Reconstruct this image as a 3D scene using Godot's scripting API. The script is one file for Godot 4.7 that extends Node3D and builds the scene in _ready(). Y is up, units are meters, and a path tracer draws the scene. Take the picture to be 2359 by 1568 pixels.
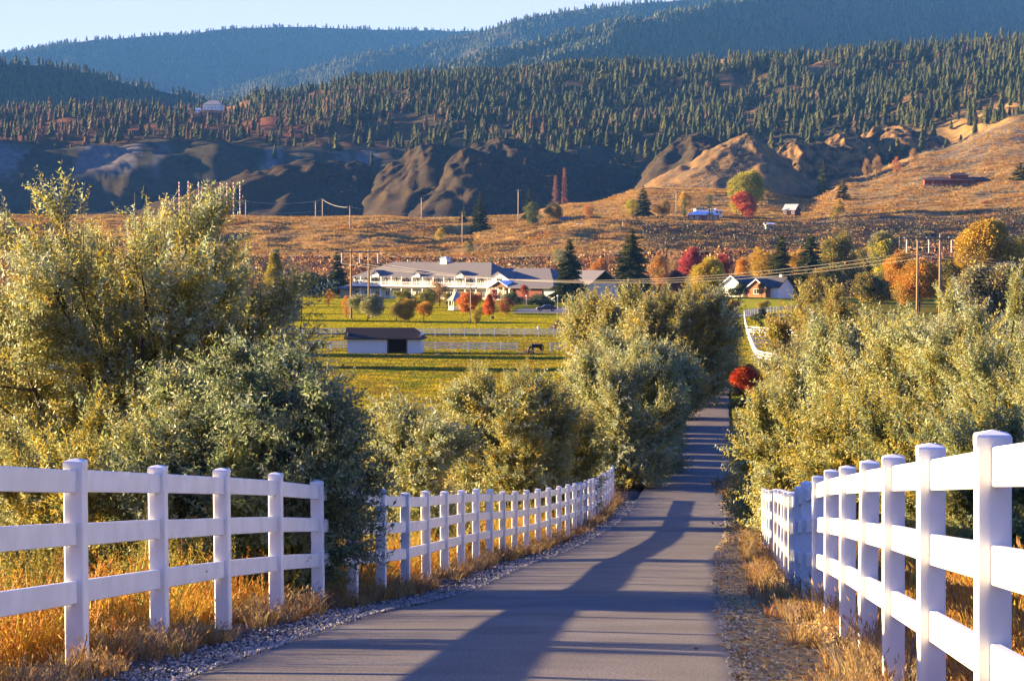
extends Node3D
# A white-fenced lane running down into an autumn valley. Metres, y up, the camera at the origin looking along -z.
# Helpers speak in (u, y, depth): a direction from the viewpoint on a 2359 x 1568 survey grid plus a real distance in metres.

const F := 5280.0
const CX := 1179.5
const CY := 784.0
const HORIZON := 560.0
var pitch := atan((CY - HORIZON) / F)
var noise := FastNoiseLite.new()
var ridged := FastNoiseLite.new()
var fine := FastNoiseLite.new()
var taken := {}
var mats := {}
var shared := {}

# lane: depth -> centre x, and depth -> height
const LANE_X := [[-60, -6.5], [-20, -3.0], [0, -1.4], [15, -0.24], [22, 0.33], [29.3, 0.94], [41.5, 2.0], [50, 2.8], [62.6, 4.15], [76, 5.45], [90, 6.6], [105, 8.3], [130, 10.7], [163, 13.75], [222, 19.5], [285, 26.3], [335, 30.4], [400, 37.0], [490, 46.0], [560, 53.0], [720, 68.0]]
const LANE_Y := [[-60, 4.6], [-20, 1.0], [0, -1.15], [15, -2.8], [22, -3.6], [31, -4.75], [41, -5.8], [50, -6.8], [62.6, -7.97], [78, -9.3], [90, -10.15], [105, -10.45], [130, -11.05], [163, -11.8], [222, -13.0], [285, -14.55], [335, -14.98], [400, -15.4], [490, -15.5], [720, -15.5]]
const VALLEY := [[-60, 3.6], [0, -2.2], [30, -6.0], [60, -9.8], [90, -12.4], [130, -14.5], [180, -15.4], [300, -15.5], [720, -15.5]]
const FENCE_L := [[-10, -4.3], [0, -3.7], [14.7, -2.81], [19.6, -2.48], [22, -2.28], [29.3, -1.69], [41.5, -0.66], [50, 0.18], [62.6, 1.65], [90, 3.98]]
const FENCE_R := [[-10, 0.2], [0, 1.05], [8.4, 1.78], [13.2, 2.22], [18.1, 2.67], [23, 3.09], [27.8, 3.51], [41, 4.75], [50, 5.6], [62, 6.75], [88, 9.1]]

# hillside beyond the valley: heights at these depths for a few directions
const ROWS := [700.0, 760.0, 830.0, 900.0, 920.0, 1000.0, 1080.0, 1150.0, 1250.0, 1350.0, 1450.0, 1600.0, 1730.0, 1790.0, 1830.0, 2000.0, 2300.0, 2600.0, 3000.0, 3400.0]
const COLS := [
	[-500, [-15.5, -14, -11, -5.6, -5.4, 1.5, 8.5, 14, 14.5, 15, 15, 17, 22, 62, 75, 92, 120, 148, 120, 70]],
	[500, [-15.5, -14, -11, -5.6, -5.4, 0.5, 7.0, 13.2, 13.6, 14, 15, 17, 22, 62, 76, 95, 124, 152, 130, 90]],
	[620, [-15.5, -14, -11, -5.6, -5.4, 0.5, 7.0, 13.0, 13.6, 14, 15, 17, 22, 62, 75, 98, 130, 164, 150, 100]],
	[860, [-15.5, -14, -11, -6.0, -5.8, 1.0, 7.6, 13.2, 13.6, 14, 15, 17, 22, 60, 72, 96, 140, 180, 199, 150]],
	[1100, [-15.5, -14, -11, -6.5, -6.0, -1.0, 6.0, 12.2, 13.0, 13.5, 15, 17, 22, 60, 68, 98, 142, 185, 214, 160]],
	[1350, [-15.5, -14, -10.5, -5.2, -4.8, 2.0, 9.3, 13.4, 18.5, 23.5, 20, 18, 24, 62, 70, 100, 145, 190, 224, 160]],
	[1500, [-15.5, -14, -10.5, -4.4, -4.0, 2.5, 9.6, 13.4, 22, 32, 33, 26, 28, 62, 72, 104, 148, 194, 230, 165]],
	[1720, [-15.5, -14, -10.0, -3.6, -3.2, 2.5, 8.5, 13.6, 22, 31, 34, 28, 30, 66, 76, 108, 152, 200, 240, 170]],
	[1860, [-15.5, -14, -10.0, -3.4, -3.0, 1.5, 7.5, 12.5, 18, 24, 28, 32, 52, 70, 80, 112, 158, 205, 245, 175]],
	[1960, [-15.5, -14, -10.0, -3.2, -3.0, 3.0, 10, 16.0, 24, 33, 40, 46, 60, 76, 86, 116, 162, 208, 248, 180]],
	[2150, [-15.5, -14, -10.0, -2.4, -2.0, 4.0, 12, 19.0, 29, 42, 56, 64, 76, 90, 98, 124, 168, 214, 257, 190]],
	[2359, [-15.5, -14, -10.0, -2.2, -2.0, 4.0, 14, 24.0, 36, 50, 72, 88, 94, 102, 108, 132, 176, 222, 268, 200]],
	[2900, [-15.5, -14, -10.0, -2.2, -2.0, 4.0, 15, 27.0, 42, 60, 84, 100, 106, 112, 118, 142, 188, 240, 290, 220]]]


func _ready() -> void:
	camera_and_light()
	setup_noise()
	build_ground()
	build_hillside()
	build_far_mountains()
	build_mounds()
	build_lane()
	build_fences()
	build_buildings()
	build_lines()
	build_near_shrubs()
	build_valley_trees()
	build_terrace_trees()
	build_forest()
	build_small_things()
	build_undergrowth()
	build_field_grass()


func camera_and_light() -> void:
	var cam := Camera3D.new()
	cam.name = "camera"
	add_child(cam)
	cam.rotation.x = -pitch
	cam.fov = rad_to_deg(2.0 * atan(CY / F))
	cam.near = 0.1
	cam.far = 30000.0
	cam.current = true
	var sun := DirectionalLight3D.new()
	sun.name = "sun"
	add_child(sun)
	var el := deg_to_rad(9.0)
	var az := deg_to_rad(15.0)   # how far beyond the line square to the view it stands, on the left
	var to_sun := Vector3(-cos(el) * cos(az), sin(el), -cos(el) * sin(az))
	sun.look_at_from_position(Vector3.ZERO, -to_sun, Vector3.UP)
	sun.light_energy = 1.6
	sun.light_color = Color(1.0, 0.86, 0.64)
	sun.light_angular_distance = 0.5
	sun.shadow_enabled = true
	var world := WorldEnvironment.new()
	world.name = "world"
	add_child(world)
	var e := Environment.new()
	world.environment = e
	e.background_mode = Environment.BG_SKY
	var sky := ProceduralSkyMaterial.new()
	sky.sky_top_color = lin(0.0105, 0.033, 0.142)
	sky.sky_horizon_color = lin(0.166, 0.157, 0.143)
	sky.sky_curve = 0.11
	sky.ground_bottom_color = lin(0.06, 0.055, 0.04)
	sky.ground_horizon_color = lin(0.20, 0.20, 0.18)
	sky.sun_angle_max = 20.0
	sky.sun_curve = 0.1
	e.sky = Sky.new()
	e.sky.sky_material = sky
	e.tonemap_mode = Environment.TONE_MAPPER_LINEAR
	e.tonemap_exposure = 8.6
	e.fog_enabled = true
	e.fog_density = 0.00003
	e.fog_light_color = lin(0.12, 0.38, 1.0)
	e.sdfgi_enabled = true
	e.ssao_enabled = true
	e.ssil_enabled = true


# ---------------------------------------------------------------- helpers

func lin(r: float, g: float, b: float) -> Color:
	return Color(r, g, b).linear_to_srgb()


func setup_noise() -> void:
	noise.seed = 7
	noise.frequency = 1.0
	noise.fractal_octaves = 4
	ridged.seed = 21
	ridged.frequency = 1.0
	ridged.fractal_type = FastNoiseLite.FRACTAL_RIDGED
	ridged.fractal_octaves = 3
	fine.seed = 99
	fine.frequency = 1.0
	fine.fractal_octaves = 2


func spl(tab: Array, x: float) -> float:
	var n := tab.size()
	if x <= tab[0][0]:
		return tab[0][1]
	if x >= tab[n - 1][0]:
		return tab[n - 1][1]
	var i := 0
	while x > tab[i + 1][0]:
		i += 1
	var x0: float = tab[i][0]
	var x1: float = tab[i + 1][0]
	var y0: float = tab[i][1]
	var y1: float = tab[i + 1][1]
	var s := (y1 - y0) / (x1 - x0)
	var m0 := s
	var m1 := s
	if i > 0:
		m0 = 0.5 * (s + (y0 - tab[i - 1][1]) / (x0 - tab[i - 1][0]))
	if i + 2 < n:
		m1 = 0.5 * (s + (tab[i + 2][1] - y1) / (tab[i + 2][0] - x1))
	var w := x1 - x0
	var t := (x - x0) / w
	var t2 := t * t
	var t3 := t2 * t
	return (2 * t3 - 3 * t2 + 1) * y0 + (t3 - 2 * t2 + t) * w * m0 + (-2 * t3 + 3 * t2) * y1 + (t3 - t2) * w * m1


func line_tab(tab: Array, x: float) -> float:
	var n := tab.size()
	if x <= tab[0][0]:
		return tab[0][1]
	for i in n - 1:
		if x <= tab[i + 1][0]:
			return lerpf(tab[i][1], tab[i + 1][1], (x - tab[i][0]) / (tab[i + 1][0] - tab[i][0]))
	return tab[n - 1][1]


func at(u: float, y: float, d: float) -> Vector3:
	var v := Basis(Vector3.RIGHT, -pitch) * Vector3((u - CX) / F, -(y - CY) / F, -1.0)
	return v * (d / -v.z)


func xu(u: float, d: float) -> float:
	return at(u, HORIZON, d).x


func u_of(x: float, d: float) -> float:
	return x / maxf(d, 1.0) * F * cos(pitch) + CX


func hy(y: float, d: float) -> float:
	return at(CX, y, d).y


func table_height(u: float, d: float) -> float:
	var i := 0
	while i < ROWS.size() - 2 and d > ROWS[i + 1]:
		i += 1
	var t := clampf((d - ROWS[i]) / (ROWS[i + 1] - ROWS[i]), 0.0, 1.0)
	var c := 0
	while c < COLS.size() - 2 and u > COLS[c + 1][0]:
		c += 1
	var s := clampf((u - COLS[c][0]) / (COLS[c + 1][0] - COLS[c][0]), 0.0, 1.0)
	s = s * s * (3.0 - 2.0 * s)
	var a: float = lerpf(COLS[c][1][i], COLS[c][1][i + 1], t)
	var b: float = lerpf(COLS[c + 1][1][i], COLS[c + 1][1][i + 1], t)
	return lerpf(a, b, s)


func ground_y(x: float, d: float) -> float:
	if d > 700.0:
		var u := u_of(x, d)
		var h := 0.25 * (table_height(u, d - 14.0) + 2.0 * table_height(u, d) + table_height(u, d + 14.0))
		var a := smoothstep(925.0, 1000.0, d)
		h += a * 1.6 * noise.get_noise_2d(x / 70.0, d / 50.0) * (1.0 + smoothstep(1500.0, 1800.0, d) * 3.0)
		h += a * 6.5 * noise.get_noise_2d(x / 75.0 + 9.0, d / 55.0) * (1.0 - smoothstep(1060.0, 1140.0, d)) * (1.0 - smoothstep(1450.0, 1560.0, u))
		h += a * 2.5 * noise.get_noise_2d(x / 60.0 + 19.0, d / 45.0) * smoothstep(1880.0, 2000.0, u) * (1.0 - smoothstep(1600.0, 1700.0, d))
		var g := smoothstep(1650.0, 1740.0, d) * (1.0 - smoothstep(1830.0, 1950.0, d))
		h += g * 7.0 * (ridged.get_noise_2d(x / 160.0, d / 420.0) - 0.2)
		var k := smoothstep(1850.0, 2050.0, d) * (1.0 - smoothstep(2500.0, 2600.0, d))
		h += k * 16.0 * (ridged.get_noise_2d(x / 420.0 + 3.0, d / 700.0) - 0.25)
		var kx := x - xu(489.0, 2432.0)   # the knoll that carries the ridge house
		var kd := d - 2432.0
		h = lerpf(h, 141.5, exp(-(kx * kx / 1500.0 + kd * kd / 2600.0)))
		return h
	var rc := spl(LANE_X, d)
	var off := absf(x - rc)
	var t := smoothstep(3.2, 24.0, off)
	var h2 := lerpf(spl(LANE_Y, d), spl(VALLEY, d), t)
	h2 += 0.14 * noise.get_noise_2d(x * 0.25, d * 0.25) * smoothstep(2.6, 6.0, off) * (1.0 - smoothstep(150.0, 230.0, d))
	var hx := x - xu(1712.0, 600.0)
	var hd := d - 600.0
	h2 += 1.6 * exp(-(hx * hx / 500.0 + hd * hd / 900.0)) * (1.0 - smoothstep(640.0, 690.0, d))
	return h2


func on(u: float, d: float) -> Vector3:
	var x := xu(u, d)
	return Vector3(x, ground_y(x, d), -d)


func numbered(called: String) -> String:
	var n: int = taken.get(called, 0)
	taken[called] = n + 1
	return called if n == 0 else "%s_%03d" % [called, n]


func tag(o: Node, label: String, category := "", group := "", kind := "") -> void:
	if label:
		o.set_meta("label", label)
	if category:
		o.set_meta("category", category)
	if group:
		o.set_meta("group", group)
	if kind:
		o.set_meta("kind", kind)


func thing(called: String, label: String, category: String, where := Vector3.ZERO, turn := 0.0, group := "") -> Node3D:
	var o := Node3D.new()
	o.name = numbered(called)
	add_child(o)
	o.position = where
	o.rotation.y = turn
	tag(o, label, category, group)
	return o


func put(called: String, mesh: Mesh, m: Material, parent: Node, where := Transform3D.IDENTITY) -> MeshInstance3D:
	var o := MeshInstance3D.new()
	o.mesh = mesh
	o.material_override = m
	o.name = numbered(called) if parent == self else called
	parent.add_child(o, true)
	o.transform = where
	return o


func tool() -> SurfaceTool:
	var st := SurfaceTool.new()
	st.begin(Mesh.PRIMITIVE_TRIANGLES)
	return st


func tri(st: SurfaceTool, a: Vector3, b: Vector3, c: Vector3) -> void:
	st.add_vertex(a)
	st.add_vertex(b)
	st.add_vertex(c)


func quad(st: SurfaceTool, a: Vector3, b: Vector3, c: Vector3, d: Vector3) -> void:
	tri(st, a, b, c)
	tri(st, a, c, d)


func box(st: SurfaceTool, c: Vector3, s: Vector3, b := Basis.IDENTITY) -> void:
	var p := []
	for i in 8:
		p.append(c + b * Vector3(s.x * (0.5 if i & 1 else -0.5), s.y * (0.5 if i & 2 else -0.5), s.z * (0.5 if i & 4 else -0.5)))
	quad(st, p[0], p[1], p[3], p[2])
	quad(st, p[4], p[6], p[7], p[5])
	quad(st, p[0], p[4], p[5], p[1])
	quad(st, p[2], p[3], p[7], p[6])
	quad(st, p[0], p[2], p[6], p[4])
	quad(st, p[1], p[5], p[7], p[3])


func box_mesh(s: Vector3, c := Vector3.ZERO) -> Mesh:
	var st := tool()
	box(st, c, s)
	return st.commit()


func tube(st: SurfaceTool, pts: Array, radii: Array, n := 6) -> void:
	var rings := []
	for i in pts.size():
		var t: Vector3 = (pts[mini(i + 1, pts.size() - 1)] - pts[maxi(i - 1, 0)]).normalized()
		var side := t.cross(Vector3.FORWARD if absf(t.z) < 0.8 else Vector3.RIGHT).normalized()
		var other := t.cross(side)
		var ring := []
		for k in n:
			var a := TAU * k / n
			ring.append(pts[i] + (side * cos(a) + other * sin(a)) * float(radii[i]))
		rings.append(ring)
	for i in pts.size() - 1:
		for k in n:
			var k2 := (k + 1) % n
			quad(st, rings[i][k], rings[i + 1][k], rings[i + 1][k2], rings[i][k2])
	for k in range(1, n - 1):
		tri(st, rings[-1][0], rings[-1][k + 1], rings[-1][k])


func cylinder(st: SurfaceTool, a: Vector3, b: Vector3, r0: float, r1: float, n := 8) -> void:
	tube(st, [a, b], [r0, r1], n)


func smooth_commit(st: SurfaceTool) -> ArrayMesh:
	st.index()
	st.generate_normals()
	return st.commit()


func mat(r: float, g: float, b: float, rough := 0.85, tex: Texture2D = null, scale := 1.0, spec := 0.35) -> StandardMaterial3D:
	var key := "%s %s %s %s %s %s" % [r, g, b, rough, tex, scale]
	if mats.has(key):
		return mats[key]
	var m := StandardMaterial3D.new()
	m.albedo_color = lin(r, g, b)
	m.roughness = rough
	m.metallic_specular = spec
	if tex:
		m.albedo_texture = tex
		m.uv1_triplanar = true
		m.uv1_world_triplanar = true
		m.uv1_scale = Vector3.ONE * scale
	mats[key] = m
	return m


func grain(seed_: int, freq: float, lo: float, hi: float, size := 512, octaves := 4) -> NoiseTexture2D:
	var key := "grain %s %s %s %s %s" % [seed_, freq, lo, hi, octaves]
	if shared.has(key):
		return shared[key]
	var n := FastNoiseLite.new()
	n.seed = seed_
	n.frequency = freq
	n.fractal_octaves = octaves
	var t := NoiseTexture2D.new()
	t.width = size
	t.height = size
	t.seamless = true
	t.noise = n
	var g := Gradient.new()
	g.set_color(0, Color(lo, lo, lo))
	g.set_color(1, Color(hi, hi, hi))
	g.set_offset(0, 0.2)
	g.set_offset(1, 0.8)
	t.color_ramp = g
	shared[key] = t
	return t


func earth_material(key: String, coarse: float, small: float) -> StandardMaterial3D:
	var m := StandardMaterial3D.new()
	m.resource_name = key
	m.vertex_color_use_as_albedo = true
	m.roughness = 1.0
	m.specular_mode = BaseMaterial3D.SPECULAR_DISABLED
	m.albedo_texture = grain(5, 0.02, 0.80, 1.0, 512, 5)
	m.uv1_triplanar = true
	m.uv1_world_triplanar = true
	m.uv1_scale = Vector3.ONE * coarse
	m.detail_enabled = true
	m.detail_blend_mode = BaseMaterial3D.BLEND_MODE_MUL
	m.detail_albedo = grain(6, 0.03, 0.68, 1.0, 512, 5)
	m.detail_uv_layer = BaseMaterial3D.DETAIL_UV_2
	m.uv2_triplanar = true
	m.uv2_world_triplanar = true
	m.uv2_scale = Vector3.ONE * small
	return m


func leaf_material(key: String, through := 0.8, rough := 0.55) -> StandardMaterial3D:
	if mats.has(key):
		return mats[key]
	var m := StandardMaterial3D.new()
	m.resource_name = key
	m.vertex_color_use_as_albedo = true
	m.roughness = rough
	m.metallic_specular = 0.35
	m.backlight_enabled = true
	m.backlight = Color(through, through, through)
	mats[key] = m
	return m


func bark() -> StandardMaterial3D:
	return mat(0.10, 0.075, 0.055, 0.95, grain(11, 0.05, 0.6, 1.0), 2.0)


func multi(called: String, mesh: Mesh, m: Material, xs: Array, cs: Array, parent: Node) -> MultiMeshInstance3D:
	var mm := MultiMesh.new()
	mm.transform_format = MultiMesh.TRANSFORM_3D
	mm.use_colors = true
	mm.mesh = mesh
	mm.instance_count = xs.size()
	for i in xs.size():
		mm.set_instance_transform(i, xs[i])
		mm.set_instance_color(i, cs[i])
	var o := MultiMeshInstance3D.new()
	o.multimesh = mm
	o.material_override = m
	o.name = numbered(called) if parent == self else called
	parent.add_child(o, true)
	o.set_meta("kind", "stuff")
	return o


func rng_for(key: String) -> RandomNumberGenerator:
	var r := RandomNumberGenerator.new()
	r.seed = hash(key)
	return r


func ball(r: RandomNumberGenerator) -> Vector3:
	while true:
		var v := Vector3(r.randf_range(-1, 1), r.randf_range(-1, 1), r.randf_range(-1, 1))
		if v.length_squared() <= 1.0:
			return v
	return Vector3.ZERO


func along(dir: Vector3, twist: float, s: Vector3) -> Basis:
	var yv := dir.normalized()
	var xv := yv.cross(Vector3.FORWARD if absf(yv.z) < 0.9 else Vector3.RIGHT).normalized()
	xv = xv.rotated(yv, twist)
	var zv := xv.cross(yv)
	return Basis(xv * s.x, yv * s.y, zv * s.z)


func pick(r: RandomNumberGenerator, cols: Array) -> Color:
	var c: Color = cols[r.randi() % cols.size()]
	var k := r.randf_range(0.8, 1.2)
	return Color(c.r * k * r.randf_range(0.93, 1.07), c.g * k, c.b * k * r.randf_range(0.9, 1.1))


# sheet: rows of points with colours, smooth, facing up
func sheet(called: String, rows: Array, cols: Array, m: Material, parent: Node = self) -> MeshInstance3D:
	var nr := rows.size()
	var nc: int = rows[0].size()
	var v := PackedVector3Array()
	var c := PackedColorArray()
	var nn := PackedVector3Array()
	var idx := PackedInt32Array()
	for i in nr:
		for j in nc:
			v.append(rows[i][j])
			c.append(cols[i][j])
			var a: Vector3 = rows[i][mini(j + 1, nc - 1)] - rows[i][maxi(j - 1, 0)]
			var b: Vector3 = rows[mini(i + 1, nr - 1)][j] - rows[maxi(i - 1, 0)][j]
			var nrm := a.cross(b).normalized()
			nn.append(nrm if nrm.y >= 0 else -nrm)
	for i in nr - 1:
		for j in nc - 1:
			var p := i * nc + j
			idx.append_array([p, p + nc, p + 1, p + 1, p + nc, p + nc + 1])
	var e1: Vector3 = rows[nr / 2][nc / 2 + 1] - rows[nr / 2][nc / 2]
	var e2: Vector3 = rows[nr / 2 + 1][nc / 2] - rows[nr / 2][nc / 2] if nr > 2 else rows[1][nc / 2] - rows[0][nc / 2]
	if e1.cross(e2).y < 0.0:   # keep the front faces up
		idx.reverse()
	var arr := []
	arr.resize(Mesh.ARRAY_MAX)
	arr[Mesh.ARRAY_VERTEX] = v
	arr[Mesh.ARRAY_NORMAL] = nn
	arr[Mesh.ARRAY_COLOR] = c
	arr[Mesh.ARRAY_INDEX] = idx
	var mesh := ArrayMesh.new()
	mesh.add_surface_from_arrays(Mesh.PRIMITIVE_TRIANGLES, arr)
	return put(called, mesh, m, parent)


# ---------------------------------------------------------------- land

func depth_rows() -> Array:
	var out := []
	var d := -60.0
	while d < 718.0:
		out.append(d)
		d += 5.0 if d < -5.0 else 0.5 if d < 30.0 else 1.0 if d < 110.0 else 4.0 if d < 300.0 else 10.0
	out.append(721.0)
	return out


func valley_color(x: float, d: float, off: float) -> Color:
	var n := noise.get_noise_2d(x / 9.0, d / 14.0)
	var n2 := noise.get_noise_2d(x / 2.2 + 50.0, d / 2.6)
	var dry := Color(0.24, 0.17, 0.075).lerp(Color(0.15, 0.115, 0.06), clampf(0.5 + n2, 0, 1))
	var soil := Color(0.13, 0.10, 0.07)
	var c := dry
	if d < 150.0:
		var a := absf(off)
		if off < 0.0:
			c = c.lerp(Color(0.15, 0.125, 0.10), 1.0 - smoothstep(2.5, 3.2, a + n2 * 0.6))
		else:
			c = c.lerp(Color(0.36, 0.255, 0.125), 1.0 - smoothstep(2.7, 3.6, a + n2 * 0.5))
	var grass := Color(0.235, 0.215, 0.035).lerp(Color(0.155, 0.175, 0.03), clampf(0.5 + n * 1.2, 0, 1))
	grass = grass.lerp(Color(0.26, 0.185, 0.06), clampf(n2 * 1.6 - 0.1, 0, 0.8))
	c = c.lerp(grass, smoothstep(120.0, 175.0, d))
	if d > 262.0 and d < 292.0 and off < -14.0:
		c = c.lerp(soil, clampf(0.6 + n2, 0, 0.75) * smoothstep(262.0, 268.0, d) * (1.0 - smoothstep(284.0, 292.0, d)) * 0.6)
	if d > 392.0 and off < 0.0:
		c = c.lerp(Color(0.25, 0.255, 0.03).lerp(Color(0.21, 0.235, 0.03), clampf(0.5 + n, 0, 1)), smoothstep(392.0, 404.0, d))
	if off > 10.0 and d > 200.0 and d < 480.0:
		c = c.lerp(Color(0.15, 0.115, 0.05), 0.55)
	return c.lerp(Color(0.17, 0.12, 0.05), smoothstep(640.0, 700.0, d))


func build_ground() -> void:
	var offs := [-700.0, -420.0, -300.0, -230.0, -180.0, -150.0, -130.0, -115.0, -102.0, -92.0, -83.0, -75.0, -68.0, -61.0, -55.0, -49.0, -43.0, -38.0, -33.0, -28.0, -24.0, -20.0, -17.0, -14.5, -12.5, -11.0, -9.6, -8.4, -7.4, -6.5, -5.8, -5.2, -4.6, -4.1, -3.7, -3.3, -3.0, -2.7, -2.45, -2.2, -2.0, -1.85, -1.2, 0.0]
	var all := offs.duplicate()
	for k in range(offs.size() - 2, -1, -1):
		all.append(-offs[k])
	var rows := []
	var cols := []
	for d in depth_rows():
		var rc := spl(LANE_X, d)
		var r := []
		var c := []
		for o in all:
			var x: float = rc + o
			var h := ground_y(x, d)
			if absf(o) < 1.9:
				h -= 0.07
			r.append(Vector3(x, h, -d))
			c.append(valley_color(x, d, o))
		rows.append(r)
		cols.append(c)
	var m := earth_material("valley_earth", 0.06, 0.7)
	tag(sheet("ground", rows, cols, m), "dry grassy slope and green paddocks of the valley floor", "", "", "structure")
	# the plain that carries everything farther out
	var prow := []
	var pcol := []
	for z in [400.0, 50.0, -700.0, -3000.0, -13000.0]:
		var r := []
		var c := []
		for x in [-9000.0, -2000.0, -600.0, 600.0, 2000.0, 7000.0]:
			r.append(Vector3(x, -24.0, z))
			c.append(Color(0.16, 0.13, 0.06))
		prow.append(r)
		pcol.append(c)
	tag(sheet("outer_ground", prow, pcol, earth_material("outer_earth", 0.02, 0.2)), "distant valley floor", "", "", "structure")


func hill_color(x: float, d: float, u: float, h: float) -> Color:
	var n := noise.get_noise_2d(x / 60.0, d / 40.0)
	var n2 := noise.get_noise_2d(x / 14.0 + 31.0, d / 16.0)
	var n3 := fine.get_noise_2d(x / 5.0, d / 7.0)
	var scrub := Color(0.17, 0.105, 0.05).lerp(Color(0.10, 0.085, 0.05), clampf(0.5 + n2 * 1.4, 0, 1))
	var gold := Color(0.50, 0.32, 0.12).lerp(Color(0.40, 0.225, 0.075), clampf(0.45 + n2 * 1.3, 0, 1))
	gold = gold.lerp(Color(0.22, 0.135, 0.06), clampf(n3 * 0.9, 0, 0.6))
	var sage := Color(0.105, 0.088, 0.062).lerp(Color(0.075, 0.078, 0.058), clampf(0.5 + n * 1.4, 0, 1))
	var c := scrub
	c = c.lerp(gold, smoothstep(915.0, 940.0, d))
	var right := smoothstep(1430.0, 1540.0, u)
	if d < 1150.0:   # the scrubby bank on the right, its shade darkened into the ground colour
		c = c.lerp(Color(0.062, 0.054, 0.042).lerp(Color(0.09, 0.062, 0.036), clampf(n2 * 1.5, 0, 1)), right * (1.0 - smoothstep(1060.0, 1100.0, d)) * 0.9)
	# grey-green sage on the right-hand hill in broad patches
	if u > 1850.0 and d > 1080.0 and d < 1700.0:
		c = c.lerp(Color(0.20, 0.165, 0.11), smoothstep(-0.05, 0.12, n + 0.5 * n2) * 0.75)
		if d > 1180.0 and d < 1260.0 and u < 2300.0:
			c = c.lerp(Color(0.46, 0.24, 0.06), smoothstep(0.05, -0.15, n2) * 0.5)
	if u > 2060.0 and d > 1370.0:
		c = c.lerp(Color(0.25, 0.21, 0.17).lerp(Color(0.15, 0.125, 0.10), clampf(0.5 + n3 * 1.5, 0, 1)), smoothstep(1370.0, 1400.0, d) * (1.0 - smoothstep(1530.0, 1560.0, d)) * smoothstep(2060.0, 2160.0, u))
	c = c.lerp(sage, smoothstep(1480.0, 1570.0, d) * (1.0 - smoothstep(2050.0, 2250.0, u)))
	var cliff := smoothstep(1770.0, 1785.0, d) * (1.0 - smoothstep(1832.0, 1850.0, d))
	c = c.lerp(Color(0.20, 0.185, 0.175), cliff * smoothstep(0.0, 0.12, noise.get_noise_2d(x / 55.0 + 70.0, 0.0)) * (1.0 - smoothstep(900.0, 1150.0, u)))
	# forest floor
	var floor_c := Color(0.12, 0.085, 0.05).lerp(Color(0.085, 0.075, 0.045), clampf(0.5 + n, 0, 1))
	var red := (1.0 - smoothstep(700.0, 1000.0, u)) * smoothstep(-0.15, 0.2, noise.get_noise_2d(x / 130.0 + 12.0, d / 90.0))
	floor_c = floor_c.lerp(Color(0.25, 0.10, 0.06), red * 0.8)
	floor_c = floor_c.lerp(Color(0.30, 0.175, 0.075), smoothstep(1400.0, 1600.0, u) * smoothstep(0.12, 0.3, noise.get_noise_2d(x / 110.0 + 40.0, d / 60.0)) * 0.9)
	c = c.lerp(floor_c, smoothstep(1840.0, 1880.0, d))
	c = c.lerp(Color(0.40, 0.235, 0.10), smoothstep(2620.0, 2720.0, d) * smoothstep(1450.0, 1560.0, u))
	c = c.lerp(Color(0.40, 0.22, 0.10), smoothstep(2480.0, 2540.0, d) * (1.0 - smoothstep(520.0, 580.0, u)) * smoothstep(380.0, 420.0, u))
	return c


func build_hillside() -> void:
	var rows := []
	var cols := []
	var d := 704.0
	while d < 3400.0:
		var r := []
		var c := []
		var u := -460.0
		while u <= 2860.0:
			var x := xu(u, d)
			var h := ground_y(x, d)
			if d < 705.0:
				h = -15.6
			r.append(Vector3(x, h, -d))
			c.append(hill_color(x, d, u, h))
			u += 13.0
		rows.append(r)
		cols.append(c)
		d += 7.0 if d < 1500.0 else 12.0 if d < 2000.0 else 28.0
	tag(sheet("hillside", rows, cols, earth_material("hill_earth", 0.013, 0.11)), "golden terraces and forested slope beyond the valley", "", "", "structure")


func mountain(called: String, label: String, crest: Array, away: Array, deep: float, toe: float, spur: float, ca: Color, cb: Color, key: int) -> Array:
	var rows := []
	var cols := []
	var ts := []
	for i in 34:
		ts.append(i / 26.0)
	for t in ts:
		var r := []
		var c := []
		var u := -620.0
		while u <= 3000.0:
			var dc := spl(away, u)
			var dt := dc - deep
			var d0: float = lerpf(dt, dc, t)
			var x := xu(u, dc)
			var top := hy(line_tab(crest, u), dc)
			var w := sin(clampf(t, 0, 1) * PI)
			var s := ridged.get_noise_2d(x / (spur * 5.0) + key, t * 0.7 + key) - 0.15
			var f := pow(clampf(t, 0, 1), 1.15)
			var h := lerpf(toe, top, f) + w * s * spur + noise.get_noise_2d(x / 90.0, d0 / 90.0) * spur * 0.05
			if t > 1.0:
				h = top - (t - 1.0) * (dc - dt) * 0.55
			var d := d0 - w * s * spur * 1.6
			r.append(Vector3(x * d / dc, h, -d))
			c.append(ca.lerp(cb, clampf(0.5 + 1.5 * noise.get_noise_2d(x / 260.0 + key, d / 200.0), 0, 1)))
			u += 22.0
		rows.append(r)
		cols.append(c)
	tag(sheet(called, rows, cols, earth_material(called + "_earth", 0.004, 0.02)), label, "", "", "structure")
	return rows


var mountain_rows := {}

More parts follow.
